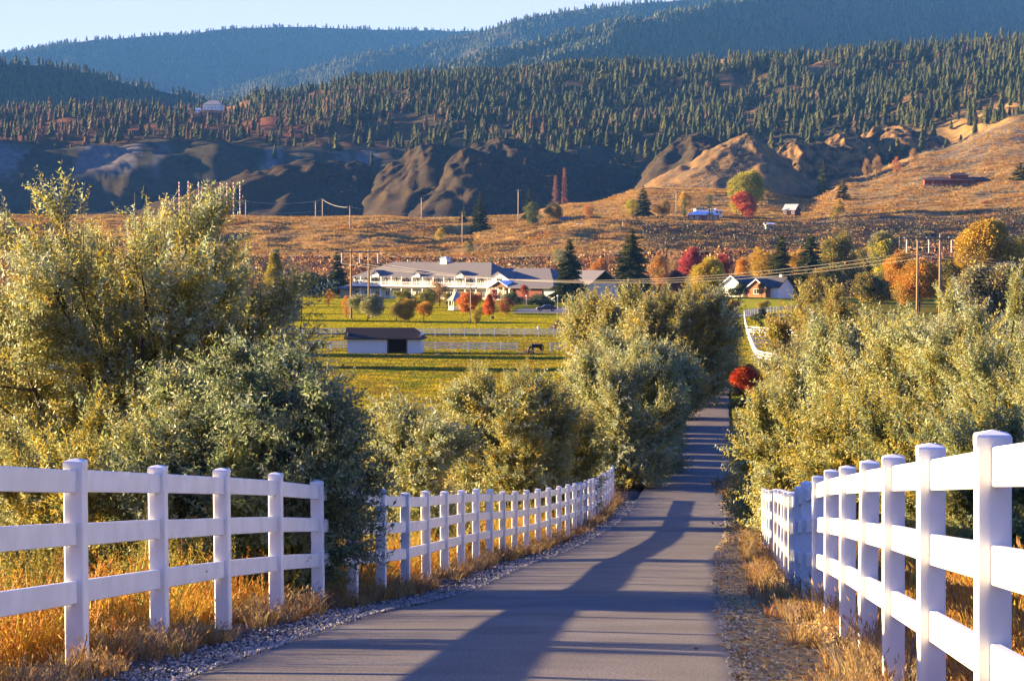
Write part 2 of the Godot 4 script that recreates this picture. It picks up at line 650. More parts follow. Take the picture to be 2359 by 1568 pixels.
func build_far_mountains() -> void:
	mountain_rows["left"] = mountain("wooded_hill", "dark wooded hill behind the ridge house", [[-620, 120], [0, 148], [100, 150], [200, 170], [300, 195], [400, 216], [480, 236], [560, 262], [680, 300], [900, 420], [3000, 560]], [[-620, 3450], [0, 3650], [700, 4300], [3000, 5200]], 320, 40, 24, Color(0.07, 0.065, 0.04), Color(0.05, 0.055, 0.035), 3)
	mountain_rows["front"] = mountain("forest_mountain", "forested mountain spur rising to the right", [[-620, 560], [300, 330], [560, 228], [850, 200], [950, 173], [1100, 133], [1250, 96], [1400, 60], [1550, 32], [1700, 2], [2000, -34], [3000, -80]], [[-620, 4900], [700, 4800], [1300, 5000], [1700, 5500], [2400, 6700], [3000, 7600]], 750, 60, 110, Color(0.06, 0.062, 0.04), Color(0.09, 0.075, 0.045), 8)
	mountain_rows["back"] = mountain("forest_ridge", "forested ridge behind the spur on the skyline", [[-620, 400], [400, 240], [800, 135], [1000, 100], [1100, 75], [1200, 45], [1300, 26], [1400, 14], [1600, -4], [3000, -70]], [[-620, 7400], [1000, 7300], [1600, 7600], [3000, 9000]], 1000, 150, 130, Color(0.06, 0.06, 0.04), Color(0.08, 0.07, 0.045), 15)
	mountain_rows["far"] = mountain("far_mountain", "long blue mountain on the left skyline", [[-620, 170], [0, 124], [60, 112], [180, 96], [330, 84], [430, 79], [540, 64], [700, 62], [850, 68], [1000, 70], [1150, 74], [1400, 84], [3000, 60]], [[-620, 8300], [0, 8400], [600, 9000], [1200, 9900], [3000, 12000]], 950, 150, 110, Color(0.06, 0.06, 0.04), Color(0.085, 0.07, 0.05), 30)


# a bare hill with a sharp or rounded top, standing on the hillside
func mound(called: String, label: String, u: float, top_y: float, d: float, left: float, right: float, front: float, back: float, power: float, base_h: float, ca: Color, cb: Color, rough := 1.0) -> void:
	var c := at(u, top_y, d)
	var rows := []
	var cols := []
	var na := 120
	for i in 44:
		var t := i / 43.0
		var r := []
		var cc := []
		for k in na + 1:
			var a := TAU * k / na
			var ex := right if cos(a) > 0 else left
			var ez := front if sin(a) > 0 else back
			var rad := 1.0 / sqrt(pow(cos(a) / ex, 2) + pow(sin(a) / ez, 2))
			var gul := 1.0 + 0.22 * rough * noise.get_noise_2d(cos(a) * 1.3 + u, sin(a) * 1.3 + t) * sin(t * PI)
			var x := c.x + cos(a) * rad * t * gul
			var z := c.z + sin(a) * rad * t * gul
			var h := base_h + (c.y - base_h) * (1.0 - pow(t, power)) + rough * (2.6 * noise.get_noise_2d(x / 26.0, z / 26.0) + 2.2 * (ridged.get_noise_2d(x / 30.0 + u, z / 60.0) - 0.2) + 0.9 * noise.get_noise_2d(x / 8.0, z / 8.0)) * sin(pow(t, 0.7) * PI)
			if t > 0.999:
				h = base_h - 14.0
			r.append(Vector3(x, h, z))
			var n := noise.get_noise_2d(x / 12.0, z / 12.0)
			cc.append(ca.lerp(cb, clampf(0.5 + n * 1.6 + 0.5 * fine.get_noise_2d(x / 2.5, z / 2.5), 0, 1)))
		rows.append(r)
		cols.append(cc)
	# rings run outwards; turn them so that faces look up
	for r in rows:
		r.reverse()
	for r in cols:
		r.reverse()
	mound_rows.append(rows)
	tag(sheet(called, rows, cols, earth_material("mound_earth", 0.03, 0.3)), label, "", "", "structure")


var mound_rows := []

func build_mounds() -> void:
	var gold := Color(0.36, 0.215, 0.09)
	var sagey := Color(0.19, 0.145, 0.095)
	var shaded_brown := Color(0.088, 0.063, 0.043)  # brown taken darker, so the hills carry their shade in the colour
	var grey := Color(0.066, 0.058, 0.045)  # grey darkened for the same shade on the hills
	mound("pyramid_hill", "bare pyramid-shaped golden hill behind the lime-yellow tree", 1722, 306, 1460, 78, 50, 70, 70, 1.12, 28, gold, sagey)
	mound("round_hill", "long dark bluff left of the brown bare hills", 790, 372, 1700, 190, 70, 100, 90, 1.7, 10, grey, shaded_brown, 1.5)  # dark slope brought forward to cast shade on the brown hills
	mound("round_hill", "brown bare hill with a sunlit rim left of the valley gap", 985, 328, 1660, 58, 165, 120, 70, 1.25, 10, shaded_brown, grey, 1.8)
	mound("round_hill", "brown bare hill with a pale eroded side", 1078, 338, 1610, 62, 150, 95, 60, 1.06, 8, shaded_brown, grey, 1.6)
	mound("round_hill", "dark bare hill behind the two brown hills", 1150, 315, 1770, 90, 140, 90, 60, 1.15, 34, grey, shaded_brown, 1.6)
	mound("round_hill", "dark bare hill left of the pyramid hill", 1600, 306, 1720, 50, 64, 90, 60, 1.35, 40, grey, shaded_brown, 1.5)
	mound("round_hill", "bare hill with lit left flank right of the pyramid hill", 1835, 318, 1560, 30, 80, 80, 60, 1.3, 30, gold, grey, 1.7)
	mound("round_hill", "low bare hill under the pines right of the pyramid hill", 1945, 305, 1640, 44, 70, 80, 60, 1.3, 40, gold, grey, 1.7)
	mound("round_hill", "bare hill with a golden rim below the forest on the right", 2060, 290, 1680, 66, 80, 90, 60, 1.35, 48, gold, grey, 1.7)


func build_lane() -> void:
	var rows := []
	var cols := []
	var edge := [-1.72, -1.6, -1.2, -0.6, 0.0, 0.6, 1.2, 1.6, 1.72]
	for d in depth_rows():
		if d > 486.0:
			break
		var rc := spl(LANE_X, d)
		var r := []
		var c := []
		for k in edge.size():
			var o: float = edge[k]
			if k == 0 or k == edge.size() - 1:
				o += 0.09 * noise.get_noise_2d(d * 1.3, o * 20.0) + 0.05 * noise.get_noise_2d(d * 5.0, o * 20.0)
			var y := spl(LANE_Y, d) + 0.012 + 0.02 * (1.0 - absf(o) / 1.8)
			if k == 0 or k == edge.size() - 1:
				y -= 0.012
			r.append(Vector3(rc + o, y, -d))
			var n := noise.get_noise_2d(o * 1.2, d * 0.35)
			var v := 0.21 + 0.03 * n
			var warm := clampf((d - 100.0) / 60.0, 0.0, 1.0)
			c.append(Color(v * (1.02 + 0.14 * warm), v * (0.93 + 0.02 * warm), v * (0.84 - 0.04 * warm)))
		rows.append(r)
		cols.append(c)
	var m := StandardMaterial3D.new()
	m.resource_name = "worn_asphalt"
	m.vertex_color_use_as_albedo = true
	m.roughness = 0.9
	m.metallic_specular = 0.25
	m.albedo_texture = grain(41, 0.22, 0.62, 1.0, 512, 3)
	m.uv1_triplanar = true
	m.uv1_world_triplanar = true
	m.uv1_scale = Vector3.ONE * 0.35
	m.detail_enabled = true
	m.detail_blend_mode = BaseMaterial3D.BLEND_MODE_MUL
	m.detail_albedo = grain(45, 0.012, 0.88, 1.0, 512, 4)
	m.detail_uv_layer = BaseMaterial3D.DETAIL_UV_2
	m.uv2_triplanar = true
	m.uv2_world_triplanar = true
	m.uv2_scale = Vector3.ONE * 0.11
	tag(sheet("lane", rows, cols, m), "narrow worn asphalt lane running down between white fences", "", "", "structure")
	flat("cross_road", [[1500, 486], [1860, 486], [1860, 500], [1500, 500]], 0.03, mat(0.17, 0.155, 0.15, 0.9, grain(43, 0.012, 0.74, 1.0), 0.2), "cross road at the foot of the lane")
	flat("parking_lot", [[1180, 512], [1700, 500], [1700, 552], [1300, 560], [1195, 540]], 0.02, mat(0.16, 0.15, 0.15, 0.9, grain(43, 0.012, 0.74, 1.0), 0.2), "grey parking lot in front of the lodge")
	flat("front_lawn", [[1640, 508], [1860, 508], [1850, 590], [1660, 596]], 0.9, mat(0.34, 0.33, 0.03, 1.0, grain(5, 0.02, 0.80, 1.0), 0.3, 0.0), "green front lawn of the white-gabled house")
	# the valley road on its bank
	var hr := []
	var hc := []
	for d in [897.0, 912.0]:
		var r := []
		var c := []
		var u := -460.0
		while u < 2860.0:
			var x := xu(u, 905.0)
			r.append(Vector3(x, maxf(ground_y(x, 897.0), ground_y(x, 912.0)) + 0.5, -d))
			c.append(Color.WHITE)
			u += 13.0
		hr.append(r)
		hc.append(c)
	tag(sheet("valley_road", hr, hc, mat(0.33, 0.28, 0.23, 0.9)), "pale road running along the foot of the golden slope", "", "", "structure")


func flat(called: String, outline: Array, lift: float, m: Material, label: String) -> void:
	var st := tool()
	var p := []
	for o in outline:
		var x := xu(o[0], o[1])
		p.append(Vector3(x, ground_y(x, o[1]) + lift, -o[1]))
	if called == "front_lawn":   # follows the rise it lies on
		var n := 14
		for i in n:
			for j in n:
				var q := []
				for k in [[0, 0], [1, 0], [1, 1], [0, 1]]:
					var a: Vector3 = p[0].lerp(p[1], (i + k[0]) / float(n)).lerp(p[3].lerp(p[2], (i + k[0]) / float(n)), (j + k[1]) / float(n))
					q.append(Vector3(a.x, ground_y(a.x, -a.z) + 0.05, a.z))
				quad(st, q[0], q[3], q[2], q[1])
	else:
		for k in range(1, p.size() - 1):
			tri(st, p[0], p[k + 1], p[k])
	tag(put(called, st.commit(), m, self), label, "", "", "structure")


# ---------------------------------------------------------------- fences

func vinyl() -> StandardMaterial3D:
	return mat(0.66, 0.665, 0.67, 0.45, grain(62, 0.008, 0.93, 1.0), 0.5, 0.5)


func post_mesh() -> Mesh:
	var st := tool()
	var h := 1.33
	var w := 0.0635
	var b := 0.008
	# square post with eased corners, sunk a little into the ground
	var ring := [Vector2(-w + b, -w), Vector2(w - b, -w), Vector2(w, -w + b), Vector2(w, w - b), Vector2(w - b, w), Vector2(-w + b, w), Vector2(-w, w - b), Vector2(-w, -w + b)]
	for k in 8:
		var p: Vector2 = ring[k]
		var q: Vector2 = ring[(k + 1) % 8]
		quad(st, Vector3(p.x, -0.35, p.y), Vector3(p.x, h, p.y), Vector3(q.x, h, q.y), Vector3(q.x, -0.35, q.y))
	return st.commit()


func cap_mesh() -> Mesh:
	var st := tool()
	var levels := [[0.0645, 1.33], [0.0650, 1.334], [0.0650, 1.366], [0.060, 1.376], [0.0, 1.392]]
	for i in levels.size() - 1:
		for k in 4:
			var a := PI / 4 + k * PI / 2
			var b := a + PI / 2
			var r0: float = levels[i][0] * sqrt(2.0)
			var r1: float = levels[i + 1][0] * sqrt(2.0)
			quad(st, Vector3(cos(a) * r0, levels[i][1], sin(a) * r0), Vector3(cos(a) * r1, levels[i + 1][1], sin(a) * r1), Vector3(cos(b) * r1, levels[i + 1][1], sin(b) * r1), Vector3(cos(b) * r0, levels[i][1], sin(b) * r0))
	return st.commit()


func rail_mesh() -> Mesh:   # one metre long, along x, with eased edges
	var st := tool()
	var hy2 := 0.0725
	var w := 0.02
	var b := 0.005
	var ring := [Vector2(-hy2 + b, -w), Vector2(hy2 - b, -w), Vector2(hy2, -w + b), Vector2(hy2, w - b), Vector2(hy2 - b, w), Vector2(-hy2 + b, w), Vector2(-hy2, w - b), Vector2(-hy2, -w + b)]
	for k in 8:
		var p: Vector2 = ring[k]
		var q: Vector2 = ring[(k + 1) % 8]
		quad(st, Vector3(-0.5, p.x, p.y), Vector3(0.5, p.x, p.y), Vector3(0.5, q.x, q.y), Vector3(-0.5, q.x, q.y))
	return st.commit()


func fence(called: String, label: String, pts: Array, group: String, scale := 1.0, gaps := [], heights := [0.52, 0.89, 1.24]) -> void:
	if not shared.has("post"):
		shared["post"] = post_mesh()
		shared["cap"] = cap_mesh()
		shared["rail"] = rail_mesh()
	var o := thing(called, label, "fence", pts[0], 0.0, group)
	var r := rng_for(label)
	var m := vinyl()
	for i in pts.size():
		var a: Vector3 = pts[maxi(i - 1, 0)]
		var b: Vector3 = pts[mini(i + 1, pts.size() - 1)]
		var dir := (b - a).normalized()
		var yaw := atan2(-dir.z, dir.x)
		var bs := Basis(Vector3.UP, yaw + r.randf_range(-0.03, 0.03)) * Basis(Vector3.RIGHT, r.randf_range(-0.012, 0.012)) * Basis(Vector3.BACK, r.randf_range(-0.012, 0.012))
		var t := Transform3D(bs.scaled(Vector3(scale, scale * r.randf_range(0.99, 1.01), scale)), pts[i] - pts[0])
		var p := put("post", shared["post"], m, o, t)
		put("cap", shared["cap"], m, p)
		if i + 1 < pts.size() and not gaps.has(i):
			for hgt in heights:
				var s: Vector3 = pts[i] - pts[0] + Vector3.UP * hgt * scale
				var e: Vector3 = pts[i + 1] - pts[0] + Vector3.UP * (hgt + r.randf_range(-0.008, 0.008)) * scale
				var xv := (e - s).normalized()
				s += xv * 0.05 * scale
				e -= xv * 0.05 * scale
				var zv := xv.cross(Vector3.UP).normalized()
				var yv := zv.cross(xv)
				put("rail", shared["rail"], m, o, Transform3D(Basis(xv * s.distance_to(e), yv * scale, zv * scale), (s + e) / 2))


func run_of(path: Array, step: float) -> Array:   # posts along a (u, depth) path
	var w := []
	for p in path:
		var x := xu(p[0], p[1])
		w.append(Vector2(x, p[1]))
	var out := []
	var left := 0.0
	for i in w.size() - 1:
		var l: float = w[i].distance_to(w[i + 1])
		var n := maxi(1, roundi(l / step))
		for k in n:
			var q: Vector2 = w[i].lerp(w[i + 1], k / float(n))
			out.append(Vector3(q.x, ground_y(q.x, q.y), -q.y))
	var z: Vector2 = w[-1]
	out.append(Vector3(z.x, ground_y(z.x, z.y), -z.y))
	return out


func build_fences() -> void:
	var pts := []
	var d := 14.7 - 6 * 2.44
	while d < 91.0:
		var x := spl(FENCE_L, d)
		pts.append(Vector3(x, ground_y(x, d), -d))
		d += 2.44
	fence("white_fence", "long white three-rail fence along the left edge of the lane", pts, "white rail fences")
	pts = []
	d = 8.4 - 4 * 2.44
	while d < 89.0:
		var x := spl(FENCE_R, d)
		pts.append(Vector3(x, ground_y(x, d), -d))
		d += 2.44
	fence("white_fence", "long white three-rail fence along the right edge of the lane", pts, "white rail fences")
	fence("white_fence", "white paddock fence between the shed roof and the lodge lawn", run_of([[560, 383], [1345, 380]], 2.44), "white rail fences")
	fence("white_fence", "white paddock fence behind the grazing horse, with an open gap", run_of([[966, 329], [1345, 325]], 2.44), "white rail fences", 1.0, [6, 7])
	fence("white_fence", "white fence half hidden by the silver shrub left of the shed", run_of([[600, 330], [800, 331]], 2.44), "white rail fences")
	fence("white_fence", "white fence curving along the grass strip beside the far lane", run_of([[1716, 484], [1718, 430], [1722, 390], [1729, 345], [1736, 316], [1741, 298], [1747, 283], [1760, 276], [1780, 272], [1812, 270], [1850, 270]], 2.44), "white rail fences")
	fence("white_fence", "white cross fence behind the dark shrubs right of the far lane", run_of([[1724, 382], [1780, 374], [1850, 366]], 2.44), "white rail fences", 1.12)
	fence("white_fence", "farthest white fence below the green lawn of the gabled house", run_of([[1716, 484], [1740, 496], [1790, 512], [1860, 530]], 2.44), "white rail fences")
	fence("white_fence", "low white inner paddock fence just behind the curving fence", run_of([[1742, 318], [1840, 316]], 4.2), "white rail fences", 1.0, [], [0.62, 1.1])
	fence("white_fence", "low white inner paddock fence second behind the curving fence", run_of([[1735, 342], [1840, 340]], 4.2), "white rail fences", 1.0, [], [0.62, 1.1])


# ---------------------------------------------------------------- buildings

func slab(st: SurfaceTool, a: Vector3, b: Vector3, c: Vector3, d: Vector3, t: float) -> void:
	var k := Vector3(0, -t, 0)
	quad(st, a, b, c, d)
	quad(st, a + k, d + k, c + k, b + k)
	quad(st, a, a + k, b + k, b)
	quad(st, b, b + k, c + k, c)
	quad(st, c, c + k, d + k, d)
	quad(st, d, d + k, a + k, a)


# ridge along x; a hip of 0 is a gable end
func roof_mesh(x0: float, x1: float, z0: float, z1: float, y: float, rise: float, over: float, hip_l: float, hip_r: float, t := 0.22) -> Mesh:
	var st := tool()
	var zm := (z0 + z1) / 2
	var k := rise / ((z1 - z0) / 2)
	var ye := y - over * k
	var a := Vector3(x0 - over, ye, z1 + over)
	var b := Vector3(x1 + over, ye, z1 + over)
	var c := Vector3(x1 + over, ye, z0 - over)
	var d := Vector3(x0 - over, ye, z0 - over)
	var r0 := Vector3(x0 + hip_l if hip_l > 0 else x0 - over, y + rise, zm)
	var r1 := Vector3(x1 - hip_r if hip_r > 0 else x1 + over, y + rise, zm)
	slab(st, a, b, r1, r0, t)
	slab(st, c, d, r0, r1, t)
	if hip_l > 0:
		tri(st, d, a, r0)
		quad(st, d, d - Vector3(0, t, 0), a - Vector3(0, t, 0), a)
	if hip_r > 0:
		tri(st, b, c, r1)
		quad(st, b, b - Vector3(0, t, 0), c - Vector3(0, t, 0), c)
	return st.commit()


func roof_z(x0: float, x1: float, z0: float, z1: float, y: float, rise: float, over: float, t := 0.18) -> Mesh:   # gable roof whose ridge runs along z
	var st := tool()
	var xm := (x0 + x1) / 2
	var ye := y - over * rise / ((x1 - x0) / 2)
	var f := z1 + over
	var bk := z0
	slab(st, Vector3(x0 - over, ye, bk), Vector3(x0 - over, ye, f), Vector3(xm, y + rise, f), Vector3(xm, y + rise, bk), t)
	slab(st, Vector3(x1 + over, ye, f), Vector3(x1 + over, ye, bk), Vector3(xm, y + rise, bk), Vector3(xm, y + rise, f), t)
	return st.commit()


func gable_x(x0: float, x1: float, y0: float, y1: float, z0: float, z1: float, rise: float) -> Mesh:   # walls whose gables close the ends along x
	var st := tool()
	var zm := (z0 + z1) / 2
	for x in [x0, x1]:
		quad(st, Vector3(x, y0, z0), Vector3(x, y1, z0), Vector3(x, y1, z1), Vector3(x, y0, z1))
		tri(st, Vector3(x, y1, z0), Vector3(x, y1 + rise, zm), Vector3(x, y1, z1))
	for z in [z0, z1]:
		quad(st, Vector3(x0, y0, z), Vector3(x1, y0, z), Vector3(x1, y1, z), Vector3(x0, y1, z))
	return st.commit()


func gable_z(x0: float, x1: float, y0: float, y1: float, z0: float, z1: float, rise: float) -> Mesh:
	var st := tool()
	var xm := (x0 + x1) / 2
	for z in [z0, z1]:
		quad(st, Vector3(x0, y0, z), Vector3(x1, y0, z), Vector3(x1, y1, z), Vector3(x0, y1, z))
		tri(st, Vector3(x0, y1, z), Vector3(x1, y1, z), Vector3(xm, y1 + rise, z))
	for x in [x0, x1]:
		quad(st, Vector3(x, y0, z0), Vector3(x, y1, z0), Vector3(x, y1, z1), Vector3(x, y0, z1))
	return st.commit()


func block(called: String, parent: Node, x0: float, x1: float, y0: float, y1: float, z0: float, z1: float, m: Material) -> MeshInstance3D:
	return put(called, box_mesh(Vector3(x1 - x0, y1 - y0, z1 - z0), Vector3((x0 + x1) / 2, (y0 + y1) / 2, (z0 + z1) / 2)), m, parent)


func glass() -> StandardMaterial3D:
	return mat(0.03, 0.035, 0.045, 0.12, null, 1.0, 0.6)


func window(parent: Node, c: Vector3, w: float, h: float, frame: Material, cross := true) -> void:
	var key := "window %s %s %s" % [w, h, cross]
	if not shared.has(key):
		var st := tool()
		var t := 0.11
		box(st, Vector3(-w / 2, 0, 0.03), Vector3(t, h + t, 0.14))
		box(st, Vector3(w / 2, 0, 0.03), Vector3(t, h + t, 0.14))
		box(st, Vector3(0, h / 2, 0.028), Vector3(w - t, t, 0.14))
		box(st, Vector3(0, -h / 2, 0.028), Vector3(w - t, t, 0.14))
		if cross:
			box(st, Vector3(0, 0, 0.02), Vector3(0.07, h - t, 0.12))
		shared[key] = st.commit()
		shared[key + "pane"] = box_mesh(Vector3(w - 0.02, h - 0.02, 0.06), Vector3(0, 0, 0.012))
	var f := put("window", shared[key], frame, parent, Transform3D(Basis.IDENTITY, c))
	put("pane", shared[key + "pane"], glass(), f)


func turned(called: String, label: String, category: String, u: float, d: float, deg: float, group := "", y := NAN) -> Node3D:
	var p := on(u, d)
	if not is_nan(y):
		p.y = hy(y, d)
	return thing(called, label, category, p, deg_to_rad(deg), group)


func build_lodge() -> void:
	var o := turned("lodge", "long two-storey cream lodge with grey hip roof and white balconies", "building", 814, 655, -35)
	var cream := mat(0.66, 0.60, 0.48, 0.8, grain(61, 0.03, 0.86, 1.0), 0.5)
	var white := mat(0.78, 0.77, 0.74, 0.6)
	var slate := mat(0.16, 0.15, 0.15, 0.85, grain(71, 0.08, 0.72, 1.0), 0.6)
	var brick := mat(0.22, 0.075, 0.05, 0.9, grain(72, 0.2, 0.7, 1.0), 0.7)
	var dark := mat(0.045, 0.04, 0.04, 0.9)
	var len_ := 48.0
	block("wall", o, 0, len_, -0.4, 6.3, -14, 0, cream)
	var rf := put("roof", roof_mesh(0, len_, -14, 0, 6.3, 3.9, 0.9, 9.0, 4.5), slate, o)
	# lantern on the ridge
	var cp := block("ridge_lantern", rf, 26.4, 28.6, 9.4, 11.3, -8, -6, white)
	put("cap", roof_mesh(26.3, 28.7, -8.1, -5.9, 11.3, 0.5, 0.15, 1.0, 1.0, 0.1), mat(0.30, 0.36, 0.44, 0.4), rf)
	# balcony floor with the skirt roof under it
	var bal := block("balcony", o, -0.4, len_ + 0.4, 3.35, 3.62, 0.01, 1.5, white)
	put("skirt_roof", roof_slope(-0.8, len_ + 0.8, 3.32, 2.95, 0.02, 1.75), slate, o)
	var n := 13
	for i in n + 1:
		var x := i * len_ / n
		block("post", bal, x - 0.09, x + 0.09, 3.62, 6.15, 1.32, 1.48, white)
		block("post", o, x - 0.11, x + 0.11, -0.3, 2.95, 1.45, 1.63, white)
	for i in n:
		var x0 := i * len_ / n + 0.1
		var x1 := (i + 1) * len_ / n - 0.1
		var st := tool()
		box(st, Vector3((x0 + x1) / 2, 4.62, 1.4), Vector3(x1 - x0, 0.09, 0.08))
		box(st, Vector3((x0 + x1) / 2, 3.78, 1.4), Vector3(x1 - x0, 0.07, 0.07))
		for k in 11:
			var x := lerpf(x0, x1, (k + 0.5) / 11.0)
			box(st, Vector3(x, 4.2, 1.4), Vector3(0.06, 0.78, 0.05))
		put("railing", st.commit(), white, bal)
		window(o, Vector3(x0 + 1.05, 4.86, 0.0), 1.1, 2.05, white)
		window(o, Vector3(x0 + 2.45, 4.95, 0.0), 0.7, 1.5, white, false)
		window(o, Vector3(x0 + 1.2, 1.35, 0.0), 1.5, 1.5, white)
		if i % 3 == 1:
			block("partition", bal, x1 + 0.05, x1 + 0.15, 3.62, 5.6, 0.05, 1.3, mat(0.28, 0.20, 0.13, 0.8))
	for dx in [8.4, 23.0, 38.0]:
		var dm := put("dormer", gable_z(dx - 1.2, dx + 1.2, 6.0, 6.95, -4.5, 0.55, 0.95), white, o)
		put("dormer_roof", roof_z(dx - 1.2, dx + 1.2, -4.5, 0.55, 6.95, 0.95, 0.3), slate, dm)
		put("louvre", box_mesh(Vector3(0.7, 0.5, 0.06), Vector3(dx, 6.95, 0.58)), mat(0.20, 0.2, 0.22), dm)
	# lower annexe by the ground-floor left end
	put("end_roof", roof_mesh(-5.0, -0.05, -10, 2.0, 2.7, 1.3, 0.5, 2.0, 0.0), slate, o)
	block("end_wall", o, -4.6, -0.02, -0.3, 2.7, -9.6, 0.5, cream)
	# entrance block
	block("entrance_wall", o, len_ + 0.02, len_ + 20, -0.4, 5.4, -16, -1.0, cream)
	put("entrance_roof", roof_mesh(len_ - 1.0, len_ + 20, -16, -1.0, 5.4, 3.3, 0.8, 0.0, 6.0), slate, o)
	var g := put("upper_gable", gable_z(len_ + 0.6, len_ + 7.4, -0.3, 5.9, -9, 1.6, 1.9), white, o)
	put("gable_roof", roof_z(len_ + 0.6, len_ + 7.4, -9, 1.6, 5.9, 1.9, 0.45), slate, g)
	window(o, Vector3(len_ + 4.2, 5.35, 1.63), 1.7, 1.5, dark)
	# porch
	var p := put("porch_gable", gable_tri(len_ + 4.0, len_ + 11.0, 3.6, 1.9, 6.2), mat(0.16, 0.085, 0.055, 0.9), o)
	put("porch_roof", roof_z(len_ + 4.0, len_ + 11.0, -1.0, 6.2, 3.6, 1.9, 0.5), white, p)
	for x in [len_ + 4.3, len_ + 6.2, len_ + 8.8, len_ + 10.7]:
		block("post", p, x - 0.16, x + 0.16, -0.3, 3.55, 5.9, 6.2, white)
	block("porch_wall", p, len_ + 4.2, len_ + 10.8, -0.3, 3.5, -0.9, 1.8, mat(0.3, 0.25, 0.2))
	window(o, Vector3(len_ + 7.5, 1.5, 1.83), 1.8, 2.3, white)
	# brick wing with its sign board; a dark block stands for the shaded carport opening
	block("brick_wall", o, len_ + 11.2, len_ + 21.0, 1.1, 3.9, 0.0, 5.6, brick)
	block("carport", o, len_ + 12.5, len_ + 20.0, -0.4, 1.08, 0.1, 5.2, dark)
	put("wing_roof", roof_mesh(len_ + 10.6, len_ + 25.0, -3.0, 6.4, 3.9, 1.9, 0.6, 0.0, 3.0), slate, o)
	block("sign_board", o, len_ + 14.2, len_ + 17.6, 2.9, 3.5, 5.61, 5.69, white)
	block("end_bay", o, len_ + 21.02, len_ + 25.0, -0.4, 3.9, -2.5, 5.4, mat(0.5, 0.52, 0.5, 0.7))
	put("far_roof", roof_mesh(len_ + 17.0, len_ + 30.0, -18.0, -3.0, 4.6, 3.6, 0.7, 3.0, 0.0), mat(0.24, 0.22, 0.21, 0.85, grain(71, 0.08, 0.72, 1.0), 0.6), o)  # lighter copy of the slate, the sunlit look put into its colour
	block("far_wall", o, len_ + 20.02, len_ + 30.0, -0.4, 4.6, -18.0, -3.02, cream)


func roof_slope(x0: float, x1: float, y_hi: float, y_lo: float, z_hi: float, z_lo: float) -> Mesh:
	var st := tool()
	slab(st, Vector3(x0, y_lo, z_lo), Vector3(x1, y_lo, z_lo), Vector3(x1, y_hi, z_hi), Vector3(x0, y_hi, z_hi), 0.12)
	return st.commit()


func gable_tri(x0: float, x1: float, y: float, rise: float, z: float) -> Mesh:
	var st := tool()
	for k in [0.0, -0.2]:
		tri(st, Vector3(x0, y, z + k), Vector3(x1, y, z + k), Vector3((x0 + x1) / 2, y + rise, z + k))
	quad(st, Vector3(x0, y, z), Vector3(x1, y, z), Vector3(x1, y, z - 0.2), Vector3(x0, y, z - 0.2))
	return st.commit()


func build_shed() -> void:
	var o := turned("horse_shed", "white open-fronted horse shed with a dark brown roof", "shed", 818, 322, -4)
	var white := mat(0.72, 0.72, 0.72, 0.7, grain(61, 0.03, 0.8, 1.0), 0.6)
	var brown := mat(0.06, 0.042, 0.035, 0.9, grain(71, 0.08, 0.6, 1.0), 1.2)
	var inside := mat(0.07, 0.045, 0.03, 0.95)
	# boarded front either side of the opening
	for s in [[-1.2, 4.55], [7.25, 9.2]]:
		var n := roundi((s[1] - s[0]) / 0.3)
		for k in n:
			var x0 := lerpf(s[0], s[1], k / float(n))
			var x1 := lerpf(s[0], s[1], (k + 1) / float(n)) - 0.015
			block("board", o, x0, x1, -0.2, 2.35, -0.06, 0.0 + 0.008 * (k % 2), white)
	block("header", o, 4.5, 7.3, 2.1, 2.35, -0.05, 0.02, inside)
	for x in [4.55, 7.25]:
		block("jamb", o, x - 0.1, x + 0.1, -0.2, 2.1, -0.12, 0.03, mat(0.16, 0.10, 0.07))
	block("end_wall", o, 9.14, 9.2, -0.2, 2.9, -4.4, -0.07, white)
	block("end_wall", o, -1.2, -1.14, -0.2, 2.9, -4.4, -0.07, white)
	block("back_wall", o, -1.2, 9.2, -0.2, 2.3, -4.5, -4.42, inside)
	put("roof", roof_mesh(-1.2, 9.2, -4.5, 0.0, 2.35, 1.25, 0.4, 0.0, 1.1, 0.12), brown, o)


func build_gabled_house() -> void:
	var o := turned("gabled_house", "small house with a white gable, a brick gable and dark roof", "house", 1664, 604, -38)
	var white := mat(0.78, 0.76, 0.72, 0.7)
	var brick := mat(0.40, 0.165, 0.08, 0.9, grain(72, 0.2, 0.75, 1.0), 0.8)
	var slate := mat(0.075, 0.075, 0.085, 0.85, grain(71, 0.08, 0.72, 1.0), 0.8)
	put("wall", gable_x(0.5, 17.0, -0.4, 3.0, -8.0, -0.8, 2.3), white, o)
	var rf := put("roof", roof_mesh(0.5, 17.0, -8.0, -0.8, 3.0, 2.3, 0.5, 0.0, 0.0), slate, o)
	block("chimney", rf, 15.0, 15.8, 4.6, 5.9, -5.0, -4.2, mat(0.42, 0.38, 0.34))
	var g := put("white_gable", gable_z(0.0, 7.4, -0.4, 2.9, -5.0, 1.2, 2.7), white, o)
	put("gable_roof", roof_z(0.0, 7.4, -5.0, 1.2, 2.9, 2.7, 0.45), slate, g)
	put("barge_board", barge(0.0, 7.4, 2.9, 2.7, 1.66), white, g)
	var h := put("brick_gable", gable_z(9.0, 14.4, -0.4, 2.8, -4.0, 1.6, 2.0), brick, o)
	put("gable_roof", roof_z(9.0, 14.4, -4.0, 1.6, 2.8, 2.0, 0.45), slate, h)
	put("barge_board", barge(9.0, 14.4, 2.8, 2.0, 2.06), white, h)
	window(o, Vector3(3.7, 1.5, 1.23), 2.0, 1.3, white)
	window(o, Vector3(11.7, 1.5, 1.63), 1.5, 1.3, white)


